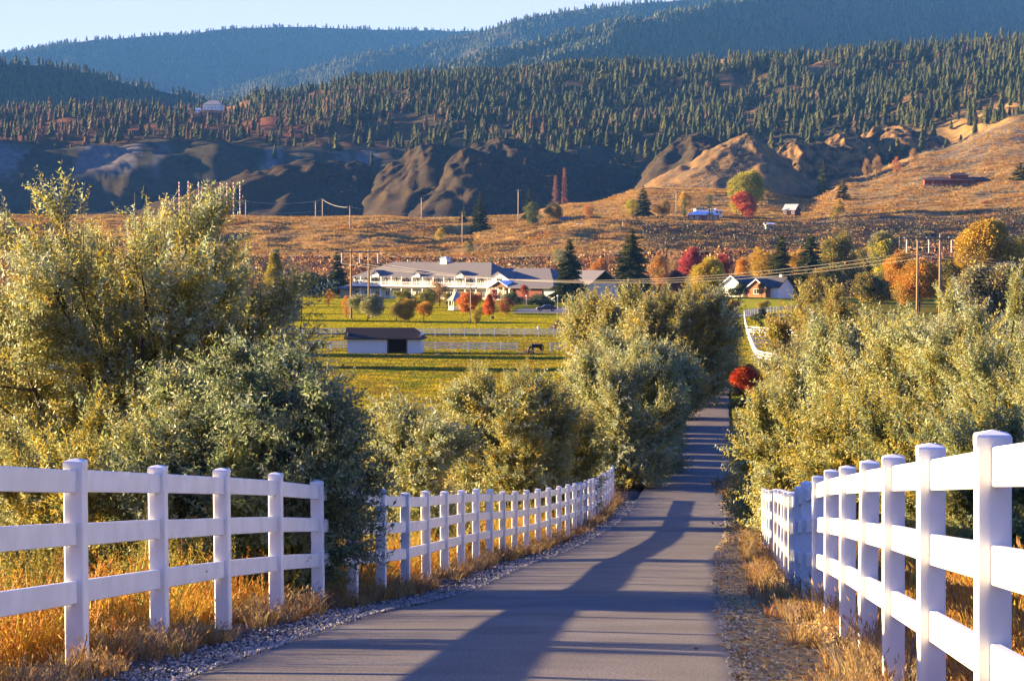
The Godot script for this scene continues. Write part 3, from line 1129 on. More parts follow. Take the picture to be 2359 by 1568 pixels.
func barge(x0: float, x1: float, y: float, rise: float, z: float) -> Mesh:   # the pale boards along a gable's edge
	var st := tool()
	var xm := (x0 + x1) / 2
	var k := rise / ((x1 - x0) / 2)
	for s in [-1.0, 1.0]:
		var xe: float = xm + s * ((x1 - x0) / 2 + 0.5)
		var ye := y - 0.5 * k
		quad(st, Vector3(xe, ye, z), Vector3(xm, y + rise + 0.02, z), Vector3(xm, y + rise - 0.28, z), Vector3(xe, ye - 0.28, z))
		quad(st, Vector3(xe, ye, z - 0.06), Vector3(xm, y + rise + 0.02, z - 0.06), Vector3(xm, y + rise - 0.28, z - 0.06), Vector3(xe, ye - 0.28, z - 0.06))
		quad(st, Vector3(xe, ye - 0.28, z), Vector3(xm, y + rise - 0.28, z), Vector3(xm, y + rise - 0.28, z - 0.06), Vector3(xe, ye - 0.28, z - 0.06))
	return st.commit()


func build_gazebo() -> void:
	var o := turned("gazebo", "white hexagonal gazebo with a steep grey roof on the lodge lawn", "gazebo", 1051, 532, 10)
	var white := mat(0.75, 0.73, 0.68, 0.6)
	var n := 6
	var r := 1.75
	var rst := tool()
	for k in n:
		var a := TAU * k / n
		var b := TAU * (k + 1) / n
		var pa := Vector3(cos(a), 0, sin(a))
		var pb := Vector3(cos(b), 0, sin(b))
		var st := tool()
		cylinder(st, pa * r, pa * r + Vector3.UP * 2.35, 0.09, 0.09, 6)
		put("post", st.commit(), white, o)
		if k != 1:
			var rs := tool()
			var d := (pb - pa) * r
			var bs := Basis(d.normalized(), Vector3.UP, d.normalized().cross(Vector3.UP))
			box(rs, (pa + pb) * r / 2 + Vector3.UP * 0.95, Vector3(d.length(), 0.09, 0.07), bs)
			box(rs, (pa + pb) * r / 2 + Vector3.UP * 0.25, Vector3(d.length(), 0.09, 0.07), bs)
			for q in 7:
				box(rs, pa * r + d * ((q + 0.5) / 7.0) + Vector3.UP * 0.6, Vector3(0.05, 0.66, 0.05), bs)
			put("railing", rs.commit(), white, o)
		tri(rst, pa * 2.25 + Vector3.UP * 2.3, Vector3.UP * 4.5, pb * 2.25 + Vector3.UP * 2.3)
		tri(rst, pa * 2.25 + Vector3.UP * 2.2, pb * 2.25 + Vector3.UP * 2.2, Vector3.UP * 2.2)
		quad(rst, pa * 2.25 + Vector3.UP * 2.3, pb * 2.25 + Vector3.UP * 2.3, pb * 2.25 + Vector3.UP * 2.2, pa * 2.25 + Vector3.UP * 2.2)
	put("roof", rst.commit(), mat(0.26, 0.24, 0.23, 0.85), o)
	var fl := tool()
	cylinder(fl, Vector3(0, -0.1, 0), Vector3(0, 0.15, 0), 1.95, 1.95, 6)
	put("floor", fl.commit(), mat(0.45, 0.42, 0.38), o)
	var fi := tool()
	tube(fi, [Vector3(0, 4.45, 0), Vector3(0, 4.6, 0), Vector3(0, 4.8, 0)], [0.08, 0.12, 0.01], 6)
	put("finial", fi.commit(), white, o)


# a plain small house: walls, gable or hip roof, a few windows and a door
func cottage(called: String, label: String, category: String, u: float, y: float, d: float, deg: float, w: float, dep: float, h: float, rise: float, wall: Material, roof: Material, wins: int, hip := 0.0, group := "") -> Node3D:
	var o := turned(called, label, category, u, d, deg, group, y)
	o.position.y = minf(o.position.y, ground_y(o.position.x, -o.position.z) + 0.6)
	var white := mat(0.78, 0.77, 0.74, 0.6)
	put("wall", gable_x(-w / 2, w / 2, -2.0, h, -dep, 0, 0.0 if hip > 0 else rise), wall, o)
	put("roof", roof_mesh(-w / 2, w / 2, -dep, 0, h, rise, 0.5, hip, hip), roof, o)
	for k in wins:
		var x := lerpf(-w / 2, w / 2, (k + 0.5) / wins)
		if k == wins / 2:
			var dr := block("door", o, x - 0.5, x + 0.5, 0.0, minf(2.1, h - 0.2), 0.0, 0.07, mat(0.12, 0.08, 0.06))
		else:
			window(o, Vector3(x, minf(1.5, h * 0.55), 0.0), 1.3, minf(1.2, h * 0.5), white)
	return o


func build_buildings() -> void:
	build_lodge()
	build_shed()
	build_gabled_house()
	build_gazebo()
	var white := mat(0.74, 0.74, 0.75, 0.6)
	var brick := mat(0.24, 0.11, 0.08, 0.9)
	var slate := mat(0.09, 0.09, 0.10, 0.85)
	var pale := mat(0.50, 0.58, 0.68, 0.4)
	cottage("terrace_house", "low brick house with a pale blue metal roof between two cypresses", "house", 1620, 502, 1106, -8, 14.5, 8, 3.2, 1.7, brick, pale, 5, 3.0)
	cottage("terrace_house", "small white two-storey house behind the pale blue roof", "house", 1616, 482, 1135, 10, 5.6, 5, 3.6, 0.5, white, slate, 2, 1.2)
	cottage("terrace_house", "long low white house with dark roof at the left end of the terrace", "house", 1313, 516, 1085, -6, 9.2, 6, 2.3, 1.2, white, slate, 4)
	cottage("field_trailer", "pale blue trailer parked below the long white house", "trailer", 1346, 525, 1070, 4, 5.4, 2.6, 1.9, 0.2, pale, white, 3)
	cottage("roadside_booth", "tiny pale booth with a flat white roof under the terrace", "shed", 1774, 508, 1060, 8, 3.6, 3, 2.4, 0.4, mat(0.4, 0.5, 0.46), white, 2)
	cottage("farm_barn", "dark red barn with a pale roof side below the right-hand hill", "barn", 1818, 466, 1160, -30, 6.5, 7, 3.2, 2.6, mat(0.10, 0.035, 0.035), mat(0.33, 0.36, 0.36), 3)
	cottage("white_trailer", "white trailer beside the red tree on the terrace", "trailer", 1652, 479, 1140, 12, 5.5, 2.6, 2.3, 0.25, white, white, 3)
	cottage("white_trailer", "white camper next to the trailer, right of the cypresses", "trailer", 1640, 480, 1150, -20, 3.2, 2.4, 2.4, 0.3, white, white, 2)
	cottage("ridge_house", "white-walled house with a grey roof on the left ridge", "house", 489, 246, 2420, -12, 20, 11, 5.0, 4.0, mat(0.7, 0.64, 0.55), mat(0.20, 0.19, 0.2), 5, 5.0)
	cottage("ridge_shed", "tiny white shed left of the ridge house", "shed", 457, 248, 2400, 0, 5, 5, 3.0, 1.2, white, white, 2)
	# long red building on the right hill
	var o := cottage("red_hall", "long red-brown building with a raised middle on the right hill", "building", 2204, 433, 1255, -6, 35, 9, 5.0, 1.2, mat(0.20, 0.05, 0.03, 0.85), mat(0.07, 0.035, 0.03), 13, 3.0)
	block("raised_middle", o, -3.5, 6.0, 5.0, 7.2, -6.5, -0.6, mat(0.17, 0.045, 0.03))
	put("middle_roof", roof_mesh(-3.5, 6.0, -6.5, -0.6, 7.2, 1.3, 0.6, 2.0, 2.0), mat(0.07, 0.035, 0.03), o)
	for k in 9:
		var x := lerpf(-17.3, 17.3, k / 8.0)
		block("pillar", o, x - 0.2, x + 0.2, -0.5, 4.4, 1.6, 2.0, mat(0.24, 0.07, 0.035))
	put("veranda_roof", roof_slope(-17.6, 17.6, 4.9, 4.4, 0.02, 2.2), mat(0.07, 0.035, 0.03), o)
	# roofs glimpsed between the trees right of the lodge
	cottage("hidden_house", "house with a dark roof half hidden behind the crimson trees", "house", 1700, 655, 690, 15, 12, 8, 3.0, 2.0, brick, slate, 4, 2.0)
	cottage("hidden_house", "grey-walled house among the trees right of the tall spruce", "house", 1425, 686, 690, -10, 11, 8, 3.0, 2.2, mat(0.35, 0.36, 0.38), slate, 4)


# ---------------------------------------------------------------- poles and wires

func wire(called: String, label: String, a: Vector3, b: Vector3, sag: float, r: float, m: Material, group: String) -> void:
	var st := tool()
	var pts := []
	var rad := []
	for k in 17:
		var t := k / 16.0
		pts.append(a.lerp(b, t) - Vector3.UP * sag * 4.0 * t * (1.0 - t) - a)
		rad.append(r)
	tube(st, pts, rad, 5)
	var o := put(called, smooth_commit(st), m, self, Transform3D(Basis.IDENTITY, a))
	tag(o, label, "wire", group)


func h_frame(label: String, ul: float, ur: float, d: float, top: float, arm_y: float, arm0: float, arm1: float, strings: Array, tips: Array) -> Array:
	var base := on((ul + ur) / 2, d)
	var o := thing("pylon", label, "pylon", base, 0.0, "wooden H-frame pylons")
	var wood := mat(0.36, 0.25, 0.14, 0.9, grain(11, 0.05, 0.6, 1.0), 1.0)
	for k in 2:
		var u: float = [ul, ur][k]
		var p := on(u, d) - base
		var t := at(u, tips[k], d) - base
		var st := tool()
		cylinder(st, p - Vector3.UP * 0.5, t, 0.24, 0.16, 8)
		put("pole", smooth_commit(st), wood, o)
	var a := at(arm0, arm_y, d) - base
	var b := at(arm1, arm_y, d) - base
	var st := tool()
	box(st, (a + b) / 2, Vector3(b.x - a.x, 0.22, 0.3))
	put("crossarm", st.commit(), mat(0.16, 0.12, 0.09, 0.9), o)
	var out := []
	for u in strings:
		var s := at(u, arm_y, d) - base
		var ins := tool()
		var pts := []
		var rad := []
		for q in 11:
			pts.append(s + Vector3.DOWN * (0.1 + q * 0.22))
			rad.append(0.13 if q % 2 == 0 else 0.05)
		tube(ins, pts, rad, 8)
		put("insulator", ins.commit(), mat(0.62, 0.64, 0.66, 0.3), o)
		put("clamp", box_mesh(Vector3(0.9, 0.16, 0.2), s + Vector3.UP * 0.18), mat(0.4, 0.38, 0.36), o)
		out.append(base + s + Vector3.DOWN * 2.35)
	return out


func utility_pole(label: String, u: float, d: float, top: float, arm := 0.0) -> void:
	var p := on(u, d)
	var h := hy(top, d) - p.y
	var o := thing("utility_pole", label, "utility pole", p, 0.0, "utility poles on the slope")
	var st := tool()
	cylinder(st, Vector3(0, -0.5, 0), Vector3(0, h, 0), 0.22 * d / 900.0, 0.15 * d / 900.0, 7)
	put("shaft", smooth_commit(st), mat(0.34, 0.25, 0.16, 0.9), o)
	put("crossarm", box_mesh(Vector3(2.6, 0.2, 0.2), Vector3(0, h - 0.6, 0)), mat(0.2, 0.15, 0.1), o)
	for s in [-1.1, 0.0, 1.1]:
		put("insulator", box_mesh(Vector3(0.16, 0.3, 0.16), Vector3(s, h - 0.35, 0)), mat(0.5, 0.5, 0.5), o)


func build_lines() -> void:
	var left := h_frame("wooden H-frame pylon standing left of the lodge", 808, 849, 470, 578, 580, 784, 874, [787, 828, 870], [574, 574])
	var right := h_frame("wooden H-frame pylon rising behind the silver shrubs on the right", 2115, 2167, 372, 548, 549, 2086, 2198, [2090, 2141, 2193], [548, 538])
	var wm := mat(0.40, 0.36, 0.30, 0.5)
	var names := ["lowest", "middle", "highest"]
	for k in 3:
		wire("power_line", "%s of the three power lines between the two pylons" % ["left-hand", "middle", "right-hand"][k], left[k], right[k], 4.0 + 0.25 * k, 0.02, wm, "power lines")
		wire("power_line", "power line running left from the lodge pylon, %s strand" % ["left", "middle", "right"][k], left[k], left[k] + Vector3(-62, -2.0, 38 - k), 2.2, 0.02, wm, "power lines")
		wire("power_line", "power line running right from the shrub pylon, %s strand" % ["left", "middle", "right"][k], right[k], right[k] + Vector3(60, -1.0, 30 - k), 2.5, 0.02, wm, "power lines")
	# poles along the golden bench
	var spots := [[566, 1130, 460, "utility pole just right of the striped masts"], [727, 1150, 464, "shorter of two close poles on the bench"], [743, 1145, 457, "taller of two close poles on the bench"], [806, 1050, 474, "utility pole on the golden slope above the lodge pylon"], [971, 1130, 455, "lone pole on the bench below the brown hills"], [1194, 1120, 436, "pole left of the round green trees on the terrace"], [1065, 985, 488, "pale pole on the slope beside the small yellow tree"], [1435, 1050, 506, "pole standing above the tall spruce"], [2073, 690, 545, "short pole above the mustard trees"], [1558, 1175, 440, "thin white pole left of the terrace house"]]
	var tops := []
	for s in spots:
		utility_pole(s[3], s[0], s[1], s[2])
		tops.append(at(s[0], s[2] + 3.0, s[1]))
	var gm := mat(0.42, 0.38, 0.33, 0.6)
	wire("bench_wire", "wire from behind the big shrub to the first bench pole", at(330, 482, 1130), tops[0], 1.0, 0.06, gm, "wires along the bench")
	wire("bench_wire", "wire sagging between the first and the tall bench pole", tops[0], tops[2], 1.6, 0.06, gm, "wires along the bench")
	wire("bench_wire", "wire dropping from the tall bench pole to the slope pole", tops[2], tops[3], 1.2, 0.06, gm, "wires along the bench")
	wire("bench_wire", "wire running down right from the slope pole", tops[3], at(1030, 498, 1120), 0.6, 0.05, gm, "wires along the bench")
	wire("bench_wire", "lower wire between the first and the tall bench pole", tops[0] - Vector3(0, 5.5, 0), tops[2] - Vector3(0, 5.5, 0), 0.8, 0.04, gm, "wires along the bench")
	# red and white masts
	var which := 0
	for s in [[413, 1190, 419, 0], [434, 1188, 417, 1], [458, 1186, 419, 2], [508, 1176, 420, 3], [523, 1176, 421, 4], [538, 1176, 420, 5], [553, 1176, 419, 6]]:
		var p := on(s[0], s[1])
		var h: float = hy(s[2], s[1]) - p.y
		var names2 := ["leftmost of the three masts behind the big shrub", "middle of the three masts behind the big shrub", "right one of the three masts behind the big shrub", "first from the left of the row of four masts", "second from the left of the row of four masts", "third from the left of the row of four masts", "rightmost of the row of four masts"]
		var o := thing("striped_mast", "red and white striped mast, " + names2[s[3]], "mast", p, 0.0, "red and white striped masts")
		var st := tool()
		cylinder(st, Vector3(0, -1, 0), Vector3(0, h, 0), 0.30, 0.26, 8)
		put("shaft", smooth_commit(st), mat(0.62, 0.55, 0.52, 0.6), o)
		var n := 9
		for k in n:
			var bs := tool()
			cylinder(bs, Vector3(0, h * (k + 0.08) / n, 0), Vector3(0, h * (k + 0.58) / n, 0), 0.335, 0.335, 8)
			put("red_band", bs.commit(), mat(0.34, 0.05, 0.06, 0.6), o)
	utility_pole("thin dark pole standing in the lodge lawn by the red-orange tree", 1084, 446, 656)


# ---------------------------------------------------------------- foliage pieces

func leaf(st: SurfaceTool, p: Vector3, dir: Vector3, side: Vector3, l: float, w: float, fold: float) -> void:
	var nrm := dir.cross(side).normalized()
	var tip := p + dir * l - nrm * l * 0.12
	var mid := p + dir * l * 0.45
	var a := mid + side * w + nrm * fold
	var b := mid - side * w + nrm * fold
	tri(st, p, a, tip)
	tri(st, p, tip, b)


# a leafy shoot half a metre long along +y, narrow leaves all round it
func shoot_mesh(key: int, leaves: int, length: float, l: float, w: float) -> Mesh:
	var name_ := "shoot %d" % key
	if shared.has(name_):
		return shared[name_]
	var r := rng_for(name_)
	var st := tool()
	var bend := Vector3(r.randf_range(-0.16, 0.16), 0, r.randf_range(-0.16, 0.16))
	var pts := []
	var rad := []
	for k in 4:
		var t := k / 3.0
		pts.append(Vector3.UP * length * t + bend * t * t * length * 2.0)
		rad.append(0.004 * (1.0 - 0.8 * t))
	tube(st, pts, rad, 3)
	for k in leaves:
		var t := (k + r.randf() * 0.8) / leaves
		var p: Vector3 = Vector3.UP * length * t + bend * t * t * length * 2.0
		var a := k * 2.4 + r.randf_range(-0.5, 0.5)
		var out := Vector3(cos(a), 0, sin(a))
		var dir := (out * r.randf_range(0.6, 1.0) + Vector3.UP * r.randf_range(-0.35, 0.8) + ball(r) * 0.25).normalized()
		var side := dir.cross(Vector3.UP + ball(r) * 0.7).normalized()
		var s := r.randf_range(0.7, 1.2) * (1.0 - 0.35 * t)
		leaf(st, p, dir, side, l * s, w * s, w * r.randf_range(-0.5, 0.5))
	shared[name_] = st.commit()
	return shared[name_]


func clump_mesh(key: int, leaves: int, size: float) -> Mesh:   # a loose ball of leaf-sized faces, radius one
	var name_ := "clump %d %d %s" % [key, leaves, size]
	if shared.has(name_):
		return shared[name_]
	var r := rng_for(name_)
	var st := tool()
	for k in leaves:
		var p := ball(r)
		p *= lerpf(1.0, 1.0 / maxf(p.length(), 0.2), 0.35)
		var dir := (p.normalized() + ball(r) * 0.9 + Vector3.DOWN * 0.25).normalized()
		var side := dir.cross(ball(r)).normalized()
		var s := size * r.randf_range(0.7, 1.35)
		leaf(st, p, dir, side, s, s * 0.36, s * r.randf_range(-0.15, 0.15))
	shared[name_] = st.commit()
	return shared[name_]


func bough_mesh() -> Mesh:   # a drooping spruce bough of length one along +x
	if shared.has("bough"):
		return shared["bough"]
	var r := rng_for("bough")
	var st := tool()
	for k in 15:
		var t := (k + 0.5) / 15.0
		var p := Vector3(t, -0.22 * t * t + 0.02, 0)
		for s in [-1.0, 1.0]:
			var l := 0.36 * (1.0 - 0.65 * t) * r.randf_range(0.8, 1.2)
			var dir := Vector3(0.75, r.randf_range(-0.45, 0.12), s * r.randf_range(0.45, 0.9)).normalized()
			leaf(st, p, dir, Vector3(0.3, r.randf_range(0.5, 1.0), -s * 0.4).normalized(), l, l * 0.30, 0.01)
			leaf(st, p, dir, Vector3(0.5, 0.1, -s).normalized(), l, l * 0.34, 0.01)
	leaf(st, Vector3(0.85, -0.16, 0), Vector3(1, -0.3, 0).normalized(), Vector3(0, 0, 1), 0.25, 0.05, 0.02)
	shared["bough"] = st.commit()
	return shared["bough"]


func small_conifer(key: int, rings: int, sides: int) -> Mesh:   # a whole distant conifer of height one: ragged skirts of needles and a stem
	var name_ := "conifer %d %d" % [key, rings]
	if shared.has(name_):
		return shared[name_]
	var r := rng_for(name_)
	var st := tool()
	var slim := r.randf_range(0.19, 0.27)
	st.set_color(Color(0.8, 0.6, 0.5))
	cylinder(st, Vector3(0, -0.02, 0), Vector3(0, 0.6, 0), 0.014, 0.008, 4)
	st.set_color(Color.WHITE)
	for i in rings:
		var t := i / float(rings)
		var y := 0.14 + 0.84 * t
		var rad := slim * pow(1.0 - t, 0.62) * r.randf_range(0.8, 1.2) + 0.012
		var top := y + 0.84 / rings * 1.9
		var a0 := r.randf() * TAU
		for k in sides:
			var a := a0 + TAU * k / sides
			var w := TAU / sides * 0.62
			var q := rad * r.randf_range(0.7, 1.25)
			var dy := r.randf_range(-0.03, 0.015)
			tri(st, Vector3(0, minf(top, 1.02), 0), Vector3(cos(a - w) * q * 0.7, y + 0.02 + dy, sin(a - w) * q * 0.7), Vector3(cos(a) * q, y - 0.02 + dy, sin(a) * q))
			tri(st, Vector3(0, minf(top, 1.02), 0), Vector3(cos(a) * q, y - 0.02 + dy, sin(a) * q), Vector3(cos(a + w) * q * 0.7, y + 0.02 + dy, sin(a + w) * q * 0.7))
	shared[name_] = st.commit()
	return shared[name_]


# ---------------------------------------------------------------- near shrubs

const SILVER := [Color(0.320, 0.355, 0.213), Color(0.272, 0.317, 0.157), Color(0.370, 0.393, 0.246), Color(0.296, 0.279, 0.089)]
const OLIVE := [Color(0.234, 0.253, 0.095), Color(0.210, 0.241, 0.084), Color(0.309, 0.253, 0.050), Color(0.259, 0.279, 0.135)]
const YELLOW := [Color(0.357, 0.267, 0.033), Color(0.320, 0.267, 0.039), Color(0.259, 0.267, 0.078), Color(0.357, 0.317, 0.089)]
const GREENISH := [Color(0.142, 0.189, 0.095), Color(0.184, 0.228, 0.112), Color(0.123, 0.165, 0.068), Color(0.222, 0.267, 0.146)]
const BROWNISH := [Color(0.259, 0.203, 0.078), Color(0.296, 0.241, 0.101), Color(0.222, 0.210, 0.084)]


func shrub(label: String, u: float, d: float, top_y: float, radius: float, count: int, leaf_scale: float, cols: Array, opt := {}) -> Node3D:
	var base := on(u, d)
	var h := hy(top_y, d) - base.y
	var o := thing(opt.get("called", "silver_shrub"), label, "shrub", base, 0.0, opt.get("group", "silver-leaved shrubs along the lane"))
	var r := rng_for(label)
	var st := tool()
	var segs := []
	var squash: float = opt.get("squash", 1.0)
	var up: float = opt.get("up", 0.55)
	var stems: int = opt.get("stems", 7)
	var thick: float = 0.011 * h * opt.get("thick", 1.0)
	for i in stems:
		var ang := i * 2.4 + r.randf_range(-0.5, 0.5)
		var rr := radius * 0.78 * sqrt((i + 0.6) / stems)
		var hh := h * (1.0 - 0.30 * pow(rr / radius, 2.0)) * r.randf_range(0.80, 0.97)
		var foot := Vector3(cos(ang), 0, sin(ang)) * 0.12 * radius
		var tip := Vector3(cos(ang) * rr, hh, sin(ang) * rr * squash)
		var pts := []
		var rad := []
		var wob := ball(r) * 0.10 * h
		for k in 7:
			var t := k / 6.0
			var p := foot.lerp(tip, t)
			p.x = lerpf(foot.x, tip.x, pow(t, 0.8)) + wob.x * sin(t * PI)
			p.z = lerpf(foot.z, tip.z, pow(t, 0.8)) + wob.z * sin(t * PI)
			pts.append(p)
			rad.append(thick * (1.0 - 0.85 * t))
		pts[0].y = -0.2
		tube(st, pts, rad, 5)
		var nb: int = opt.get("branches", 9)
		for b in nb:
			var t := 0.10 + 0.88 * (b + r.randf()) / nb
			var f := t * 6.0
			var p: Vector3 = pts[int(f)].lerp(pts[mini(int(f) + 1, 6)], f - int(f))
			var out := Vector3(p.x, 0, p.z).normalized() * 0.75 + ball(r)
			var dir := (Vector3(out.x, 0, out.z) + Vector3.UP * (up + r.randf_range(-0.4, 0.4))).normalized()
			var l := radius * r.randf_range(0.30, 0.62) * (1.0 - 0.35 * t)
			var q := p + dir * l * 0.5 + ball(r) * 0.06 * l
			var e := p + dir * l + Vector3.UP * l * 0.10 + ball(r) * 0.1 * l
			tube(st, [p, q, e], [thick * 0.35, thick * 0.22, thick * 0.06], 4)
			segs.append([p, q, 0.4])
			segs.append([q, e, 1.0])
			for k in 2:
				var e2 := q.lerp(e, r.randf()) + (dir + ball(r) * 0.9).normalized() * l * 0.45
				segs.append([q, e2, 1.0])
		segs.append([pts[5], pts[6], 1.0])
		segs.append([pts[4], pts[5], 0.7])
	# extra long shoots standing above the crown
	for k in int(opt.get("twigs", 0)):
		var s: Array = segs[r.randi() % segs.size()]
		if s[1].y < h * 0.62:
			continue
		var e: Vector3 = s[1] + (Vector3.UP + ball(r) * 0.28) * r.randf_range(0.35, 0.95) * opt.get("twig_length", 0.75)
		var mid: Vector3 = s[1].lerp(e, 0.5) + ball(r) * 0.04
		tube(st, [s[1], mid, e], [thick * 0.10, thick * 0.08, thick * 0.04], 3)
	put("trunk", smooth_commit(st), bark(), o)
	var sets := [[], [], []]
	var tint := [[], [], []]
	while sets[0].size() + sets[1].size() + sets[2].size() < count:
		var s: Array = segs[r.randi() % segs.size()]
		if r.randf() > s[2]:
			continue
		var t := pow(r.randf(), 0.6)
		var p: Vector3 = s[0].lerp(s[1], t) + ball(r) * 0.09 * radius
		var dirs: Vector3 = (s[1] - s[0]).normalized()
		var outw := Vector3(p.x, 0, p.z).normalized()
		var high := clampf(p.y / h, 0, 1)
		var lift: float = lerpf(-0.15, opt.get("lift", 0.9), high)
		var dir := (dirs * 0.7 + outw * 0.35 + Vector3.UP * lift + ball(r) * 0.75).normalized()
		var k := r.randi() % 3
		var sc := leaf_scale * r.randf_range(0.65, 1.25)
		sets[k].append(Transform3D(along(dir, r.randf() * TAU, Vector3.ONE * sc), p))
		tint[k].append(pick(r, cols))
	# low skirt, so that the shrub is leafy down to the ground
	for q in int(count * opt.get("skirt", 0.13)):
		var a := r.randf() * TAU
		var rr := sqrt(r.randf()) * radius * 0.85
		var k := r.randi() % 3
		var p := Vector3(cos(a) * rr, r.randf_range(0.02, 0.26) * h, sin(a) * rr * squash)
		sets[k].append(Transform3D(along(Vector3(cos(a), r.randf_range(0.1, 1.4), sin(a)) + ball(r) * 0.5, r.randf() * TAU, Vector3.ONE * leaf_scale * r.randf_range(0.8, 1.3)), p))
		tint[k].append(pick(r, cols))
	# spires: upright leafy leaders
	for q in int(opt.get("spires", 0)):
		var s: Array = segs[r.randi() % segs.size()]
		if s[1].y < h * 0.6:
			continue
		var hh: float = r.randf_range(0.10, 0.22) * h
		for j in 14:
			var t := j / 14.0
			var k := r.randi() % 3
			var p: Vector3 = s[1] + Vector3.UP * hh * t + ball(r) * 0.05 * h * (1.0 - t) * 0.6
			sets[k].append(Transform3D(along(Vector3.UP + ball(r) * 0.5 * (1.1 - t), r.randf() * TAU, Vector3.ONE * leaf_scale * (1.0 - 0.4 * t)), p))
			tint[k].append(pick(r, cols))
	for k in 3:
		var c := multi("crown", shoot_mesh(k, 17 + 3 * k, 0.42, 0.082, 0.0145), leaf_material("olive_leaf", 0.95, 0.45), sets[k], tint[k], o)
	return o


func build_near_shrubs() -> void:
	# left of the lane, behind the fence
	shrub("tallest silver-leaved shrub behind the left fence with bare twigs on top", 285, 28.5, 440, 2.15, 6600, 1.05, SILVER + SILVER + YELLOW + OLIVE, {"stems": 10, "branches": 12, "twigs": 150, "twig_length": 1.0, "lift": 0.7, "thick": 1.2})
	shrub("rounded silver-leaved shrub close behind the tallest one", 300, 31.5, 500, 1.7, 3600, 1.15, SILVER + YELLOW, {"stems": 9, "branches": 11, "twigs": 30, "thick": 1.1})
	shrub("silver-leaved shrub at the left edge of the picture", 10, 30.5, 560, 1.9, 4200, 1.1, SILVER + YELLOW, {"stems": 8, "branches": 10, "twigs": 30, "thick": 1.2})
	shrub("dark grey-green shrub hanging over the left fence", 655, 25.3, 765, 0.80, 2900, 0.98, GREENISH + [Color(0.2, 0.23, 0.16)], {"skirt": 0.0, "stems": 8, "branches": 11, "lift": 0.15, "up": 0.2, "twigs": 8})  # darker leaf palette stands in for the shade on this shrub
	shrub("low grey-green shrub between the tallest and the hanging shrub", 520, 26.5, 820, 1.0, 2800, 1.0, GREENISH + SILVER, {"stems": 7, "lift": 0.4})
	shrub("yellow-green undergrowth shrub behind the first posts on the left", 150, 25.5, 1010, 1.0, 1700, 1.0, OLIVE + YELLOW, {"stems": 8, "lift": 0.5})
	shrub("dark undergrowth shrub behind the second and third posts", 440, 25.0, 1040, 0.9, 1600, 1.0, OLIVE + GREENISH, {"stems": 8, "lift": 0.4})
	shrub("pale shrub behind the fence right of the hanging shrub", 965, 45.0, 935, 1.0, 2400, 1.45, SILVER + OLIVE, {"spires": 14, "twigs": 16})
	shrub("wide yellow-olive shrub behind the middle of the left fence", 1172, 67.0, 862, 1.9, 4200, 1.75, YELLOW + OLIVE + SILVER, {"stems": 9, "spires": 22, "branches": 11})
	shrub("small yellow shrub behind the far left fence posts", 1262, 76.0, 930, 1.5, 2100, 2.0, YELLOW + OLIVE, {"spires": 6})
	shrub("pale shrub at the far end of the left fence", 1440, 97.0, 805, 2.05, 3600, 2.3, SILVER + OLIVE + SILVER, {"stems": 9, "spires": 18, "branches": 10})
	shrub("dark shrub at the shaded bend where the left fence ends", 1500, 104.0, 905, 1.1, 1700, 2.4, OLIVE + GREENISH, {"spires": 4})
	for k in 9:
		var d := 101.0 + 4.4 * k
		var x := spl(LANE_X, d) - 2.85
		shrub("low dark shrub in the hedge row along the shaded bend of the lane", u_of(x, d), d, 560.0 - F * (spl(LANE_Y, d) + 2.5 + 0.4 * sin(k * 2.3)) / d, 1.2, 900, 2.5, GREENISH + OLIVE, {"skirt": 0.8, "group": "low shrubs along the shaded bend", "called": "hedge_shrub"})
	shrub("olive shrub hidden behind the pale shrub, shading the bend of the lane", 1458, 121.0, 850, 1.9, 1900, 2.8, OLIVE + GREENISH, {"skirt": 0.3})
	shrub("big straw-coloured shrub beside the far lane", 1555, 168.0, 672, 3.9, 3800, 3.9, BROWNISH + YELLOW + SILVER, {"stems": 9, "spires": 22, "thick": 0.9})
	shrub("straw-coloured shrub left of the big one, above the paddock", 1405, 178.0, 690, 3.6, 3000, 4.0, YELLOW + BROWNISH + SILVER, {"stems": 8, "spires": 18})
	shrub("pale bushy shrub below the straw-coloured pair", 1462, 140.0, 800, 3.0, 2800, 3.3, SILVER + SILVER + OLIVE, {"stems": 8, "spires": 10})
	shrub("olive shrub leaning over the far lane", 1622, 186.0, 705, 2.2, 1700, 4.2, BROWNISH + OLIVE, {"stems": 7, "spires": 8})
	shrub("olive undergrowth shrub at the lane's left edge below the big straw shrub", 1548, 150.0, 850, 1.5, 1300, 3.4, OLIVE + GREENISH + YELLOW)
	# right of the lane
	shrub("low yellow-green shrub leaning towards the lane on the right", 1795, 66.0, 985, 1.25, 2600, 1.75, YELLOW + OLIVE + SILVER, {"lift": 0.7})
	shrub("pale shrub behind the far end of the right fence", 1885, 56.0, 850, 1.55, 3400, 1.6, SILVER + OLIVE + YELLOW, {"spires": 10, "stems": 8})
	shrub("tall silver shrub right of the lane with upright shoots", 2010, 52.0, 705, 1.7, 4400, 1.5, SILVER + SILVER + OLIVE, {"spires": 22, "stems": 9, "branches": 11})
	shrub("tallest silver shrub on the right, before the pylon", 2150, 47.0, 665, 1.75, 4800, 1.4, SILVER + SILVER + YELLOW, {"spires": 24, "stems": 9, "branches": 11})
	shrub("silver shrub between the pylon and the right edge", 2300, 43.0, 690, 1.7, 4600, 1.3, SILVER + OLIVE + SILVER, {"spires": 22, "stems": 9, "branches": 11})
	shrub("silver shrub at the right edge of the picture", 2420, 38.0, 770, 1.4, 2800, 1.2, SILVER + OLIVE, {"spires": 8})
	shrub("yellow-green shrub behind the middle of the right fence", 2010, 44.0, 935, 1.25, 2600, 1.4, YELLOW + OLIVE, {"stems": 8, "thick": 1.3})
